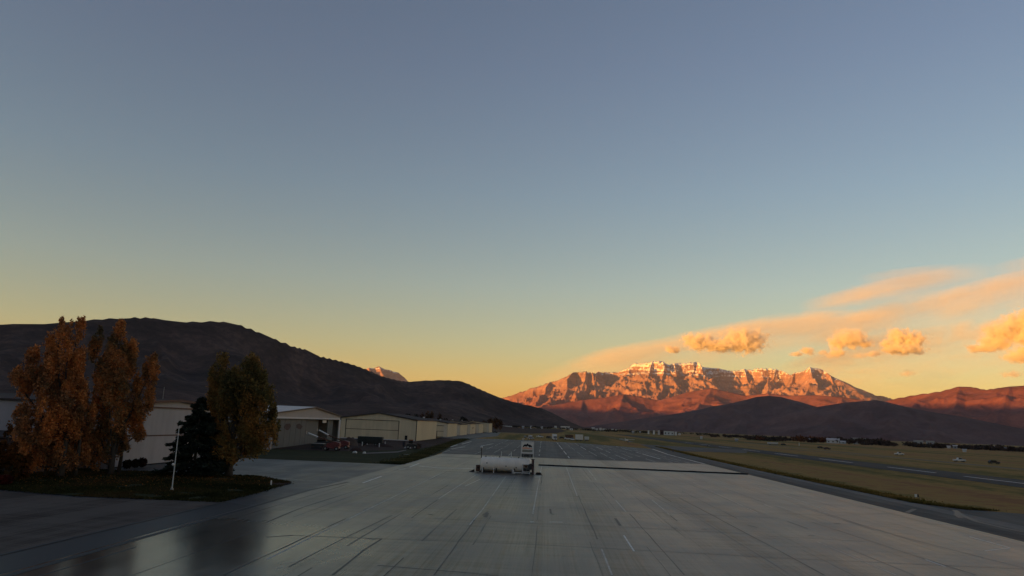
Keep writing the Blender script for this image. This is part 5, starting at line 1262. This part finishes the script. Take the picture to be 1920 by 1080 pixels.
house('dark walled wing between the gable and the big white building', 1241, 814.5, 7, 9.5, 1570, 'maroon', 'roof_brown', True, group=HG)
house('big long white building on the valley floor below the mountain', 1254, 814, 18, 7.5, 1550, 'white_metal', 'roof_pale', True, group=HG)
house('white gable at the right end of the big white building', 1267, 813, 4, 6.5, 1560, 'white_paint', 'roof_pale', group=HG)
for px, row, w, h, lab in [(1186.5, 811, 2.5, 3, 'tiny white shed left of the big white building'), (1200, 811.5, 3, 3, 'tiny pale shed on the field edge left of the white gables'), (1274, 816, 3.5, 3.0, 'tiny white shed right of the big white building'), (1315, 823.5, 3.6, 2.8, 'lone white shed in the middle of the far field'), (1381, 827.5, 5, 2.2, 'low pair of white sheds in the far field right of the lone one'),
                           (1522, 829.5, 8, 4.5, 'white house at the tree line left of the metal roofs'), (1562, 831, 20, 4.5, 'broad pale metal roofed barn at the tree line'), (1581, 832, 9, 2.6, 'low white shed right of the broad barn'), (1605, 832.5, 8, 2.4, 'long low pale shed by the trees right of the barn'), (1624, 834, 5, 3, 'small grey shed right of the long low shed'),
                           (1666.5, 834.5, 6, 4, 'white house with a pale roof alone by the tree line'), (1754, 838, 8, 4, 'white house on the far field, left of two small sheds'), (1779, 840.5, 5, 2.6, 'pale shed right of the far white house'), (1791, 841, 6, 3.6, 'white shed among the trees right of the far white house'), (1808.5, 847.5, 5, 2.2, 'low grey white shed nearer in the far field'),
                           (1870, 842.5, 7, 4, 'pale house in the row at the far right, its left end'), (1884, 845, 6, 3, 'grey pink house, second in the row at the far right'), (1897, 845, 5, 3.4, 'pale house, third in the row at the far right'), (1909, 846.5, 6, 3, 'grey house ending the row at the far right')]:
    house(lab, px, row, w, h, None, random.choice(['white_metal', 'white_metal', 'silver']), 'roof_pale', group=HG)
for px, D, w, z, lab in [(1610, 1650, 22, 9, 'long pale roof above the tree line, left of two'), (1722, 1650, 14, 9, 'pale long roof above the trees at right'), (1744, 1650, 12, 9, 'grey roof above the trees close right of the pale long roof')]:
    house(lab, px, 0, w, z, D, 'silver', 'roof_pale', True, group=HG)

# ------------------------------------------------------------------ clouds
def vol_nodes(name):
    t = NT(name)
    v = t.new("ShaderNodeVolumePrincipled"); v.inputs["Color"].default_value = (0.985, 0.93, 0.82, 1); v.inputs["Anisotropy"].default_value = 0.0  # warm tint in the droplet colour paints reddened sunlight on white cloud
    t.l.new(v.outputs[0], t.out.inputs["Volume"]); t.v = v
    return t
def cumulus(label, blobs, D, dens=0.014, seed=0.0, amp=1.25, flat=None, group='small sunlit puffs over the mountain'):
    """blobs: (px, py, half width px, half height px); built at distance D as one soft body of droplets"""
    pts = []
    for px, py, hw, hh in blobs:
        c = Vector(far(px, py, D)); k = D / FPX * 0.93
        pts.append((c, hw * k, hh * k))
    mid = sum((p[0] for p in pts), Vector()) / len(pts)
    az = math.atan2(mid.x, mid.y)
    Rm = Matrix.Rotation(az, 3, 'Z')
    t = vol_nodes('cloud_droplets')
    P = t.obj()
    wob = t.new("ShaderNodeTexNoise"); wob.inputs["Scale"].default_value = 1 / 210.0; wob.inputs["Detail"].default_value = 5; wob.inputs["Roughness"].default_value = 0.62
    t.l.new(t.mapping((1, 1, 1), P, loc=(seed * 977, seed * 331, 0)), wob.inputs["Vector"])
    rag = t.new("ShaderNodeTexNoise"); rag.inputs["Scale"].default_value = 1 / 75.0; rag.inputs["Detail"].default_value = 4; rag.inputs["Roughness"].default_value = 0.65
    t.l.new(t.mapping((1, 1, 1.3), P, loc=(seed * 577, seed * 131, 0)), rag.inputs["Vector"])
    cur = None; lo = [1e9] * 3; hi = [-1e9] * 3
    for c, rx, rz in pts:
        l = Rm @ (c - mid); ry = max(rx * 0.8, rz)
        m = t.new("ShaderNodeVectorMath"); m.operation = 'SUBTRACT'; t.l.new(P, m.inputs[0]); m.inputs[1].default_value = l
        q = t.new("ShaderNodeVectorMath"); q.operation = 'DIVIDE'; t.l.new(m.outputs[0], q.inputs[0]); q.inputs[1].default_value = (rx, ry, rz)
        ln = t.new("ShaderNodeVectorMath"); ln.operation = 'LENGTH'; t.l.new(q.outputs[0], ln.inputs[0])
        val = t.math('SUBTRACT', 1.0, ln.outputs["Value"])
        cur = val if cur is None else t.math('SMOOTH_MAX', cur, val, 0.25)
        for i, r in enumerate((rx, ry, rz)): lo[i] = min(lo[i], l[i] - r * 1.35); hi[i] = max(hi[i], l[i] + r * 1.35)
    d = t.math('ADD', cur, t.math('MULTIPLY', t.math('SUBTRACT', wob.outputs["Fac"], 0.52), amp * 2))
    d = t.math('ADD', d, t.math('MULTIPLY', t.math('SUBTRACT', rag.outputs["Fac"], 0.5), 1.6))
    d = t.math('MULTIPLY', d, 1.0); d = t.math('MINIMUM', t.math('MAXIMUM', d, 0.0), 1.0)
    t.l.new(t.math('MULTIPLY', d, dens), t.v.inputs["Density"])
    o = obj('cloud', MB().box(lo[0], hi[0], lo[1], hi[1], lo[2], hi[2]), t.m)
    o.location = mid; o.rotation_euler = (0, 0, -az)
    t.m.cycles.volume_step_rate = 0.35
    tag(o, label, 'cloud', group); return o
CL = 24000
cumulus('brightest yellow puff cloud, above the middle of the snowy ridge', [(1260, 655, 17, 8), (1310, 641, 30, 18), (1352, 646, 36, 15), (1394, 640, 42, 24), (1415, 630, 18, 14)], CL, 0.03, 1.0)
cumulus('golden puff cloud left of the pair with the grey flat base', [(1572, 643, 20, 13), (1596, 635, 30, 18), (1622, 645, 18, 8)], CL, 0.026, 2.0)
cumulus('golden two lobed puff cloud with a grey flat base', [(1684, 634, 20, 20), (1710, 638, 22, 16), (1670, 648, 20, 12), (1692, 656, 36, 9), (1728, 634, 10, 7)], CL, 0.028, 3.0)
cumulus('small orange puff, leftmost of the three low ones', [(1497, 664, 14, 5), (1513, 659, 15, 9)], CL, 0.02, 4.0)
cumulus('small orange puff pair, middle of the three low ones', [(1543, 660, 10, 5), (1569, 663, 18, 9)], CL, 0.02, 5.0)
cumulus('small orange puff tucked under the grey flat base', [(1613, 667, 14, 7), (1638, 664, 20, 6)], 22800, 0.012, 6.0)
cumulus('big orange cloud running out of the right edge', [(1905, 612, 30, 17), (1882, 624, 32, 18), (1868, 642, 28, 14), (1845, 653, 28, 8), (1940, 602, 40, 22), (1925, 630, 30, 18)], CL, 0.024, 7.0)
cumulus('orange cloud under the big one at the right edge', [(1910, 670, 22, 11), (1935, 664, 30, 16)], CL, 0.02, 8.0)
cumulus('tiny orange puff over the sunlit ridge', [(1703, 700, 16, 6)], 27000, 0.006, 9.0)
cumulus('tiny orange puff low near the right edge', [(1898, 702, 18, 6)], 27000, 0.007, 10.0)

def cirrus(label, p0, p1, hpx, dens, seed, D=30000, depth=2600, bend=0.0, sharp=0.05, st=(3.0, 1.5), ends=(0.18, 0.85), group='high thin orange cloud bands'):
    """a streak of ice cloud: crisp along its upper edge p0-p1 and trailing off below"""
    A, B = Vector(far(p0[0], p0[1], D)), Vector(far(p1[0], p1[1], D))
    u = (B - A); L = u.length; u.normalize()
    n = Vector((-u.y, u.x, 0)).normalized()
    if n.dot(A) < 0: n = -n
    w = u.cross(n)
    if w.z < 0: w = -w
    H = hpx * D / FPX * 0.93
    t = vol_nodes('ice_veil')
    sp = t.new("ShaderNodeSeparateXYZ"); t.l.new(t.obj(), sp.inputs[0])
    U = t.math('DIVIDE', sp.outputs[0], L); V = t.math('DIVIDE', sp.outputs[2], -H)
    nz = t.noise(1.0, 5, 0.6, t.mapping((st[0] / L, 0, st[1] / H), loc=(seed * 3.7, 0, seed * 5.1)), 0.4)
    nz2 = t.noise(1.0, 6, 0.65, t.mapping((st[0] * 2.2 / L, 0, st[1] * 6.5 / H), loc=(seed * 1.7, 0, seed * 2.1)), 0.3)
    bnd = t.math('MULTIPLY', t.math('MULTIPLY', U, t.math('SUBTRACT', 1.0, U)), 4 * bend)
    q_ = t.math('MULTIPLY', t.math('SUBTRACT', U, 0.5), 2.0); q4 = t.math('MULTIPLY', t.math('MULTIPLY', q_, q_), t.math('MULTIPLY', q_, q_))
    bnd = t.math('SUBTRACT', bnd, t.math('MULTIPLY', q4, 0.45))
    Vw = t.math('ADD', t.math('ADD', V, bnd), t.math('MULTIPLY', t.math('SUBTRACT', nz, 0.5), 0.30))
    front = t.ramp(Vw, [(0.10, 0.0), (0.10 + sharp, 1.0), (0.36, 0.62), (0.62, 0.30), (0.98, 0.0)])
    e = t.ramp(U, [(0.0, 0.0), (ends[0], 0.9), (ends[1], 1.0), (1.0, 0.0)])
    tex = t.ramp(nz2, [(0.36, 0.12), (0.62, 1.0)])
    d = t.math('MULTIPLY', t.math('MULTIPLY', front, e), tex)
    t.l.new(t.math('MULTIPLY', d, dens), t.v.inputs["Density"])
    o = obj('cloud', MB().box(0, L, 0, depth, -H, 0.12 * H), t.m)
    o.matrix_world = Matrix(((u.x, n.x, w.x, A.x), (u.y, n.y, w.y, A.y), (u.z, n.z, w.z, A.z), (0, 0, 0, 1)))
    t.m.cycles.volume_step_rate = 1.0
    tag(o, label, 'cloud', group)
    return o
cirrus('long lens shaped orange veil rising to the right from the mountain crest', (975, 664), (1690, 530), 95, 7.5e-4, 1.0, bend=-0.06)
cirrus('thin broken orange streaks, topmost of the high bands', (1500, 548), (1870, 468), 45, 8e-4, 2.0, sharp=0.14, st=(2.2, 3.0), ends=(0.4, 0.6), D=31000)
cirrus('pale orange band reaching the right edge, second from the top', (1480, 590), (2150, 446), 80, 8.5e-4, 3.0, D=32000, ends=(0.25, 0.9))
cirrus('broad pale orange band sloping down from the right edge behind the puffs', (1400, 650), (2150, 520), 130, 6.5e-4, 4.0, D=33000, bend=-0.03, ends=(0.22, 0.9))

cirrus('hair thin orange streak low at the left end of the upper bands', (1490, 560), (1690, 519), 16, 1.1e-3, 5.0, sharp=0.12, st=(2.0, 2.0), ends=(0.4, 0.6), D=29000)
cirrus('hair thin orange streak above the upper bands, nearest the top', (1600, 512), (1800, 486), 13, 1.0e-3, 6.0, sharp=0.12, st=(2.0, 2.0), ends=(0.4, 0.6), D=29500)
cirrus('hair thin orange streak at the right edge above all the other bands', (1850, 492), (2000, 462), 14, 1.0e-3, 7.0, sharp=0.12, st=(2.0, 2.0), ends=(0.4, 0.6), D=29500)

# ------------------------------------------------------------------ morning air
HAZE = 1.1e-5
if HAZE:
    hm = NT('haze_air')
    hv = hm.new("ShaderNodeVolumePrincipled"); hv.inputs["Color"].default_value = (0.90, 0.92, 0.96, 1); hv.inputs["Density"].default_value = HAZE; hv.inputs["Anisotropy"].default_value = 0.0
    hm.l.new(hv.outputs[0], hm.out.inputs["Volume"])
    hz_ = obj('haze', MB().box(-34500, 34500, -34500, 34500, -30, 1930), hm.m)
    hz_['kind'] = 'stuff'
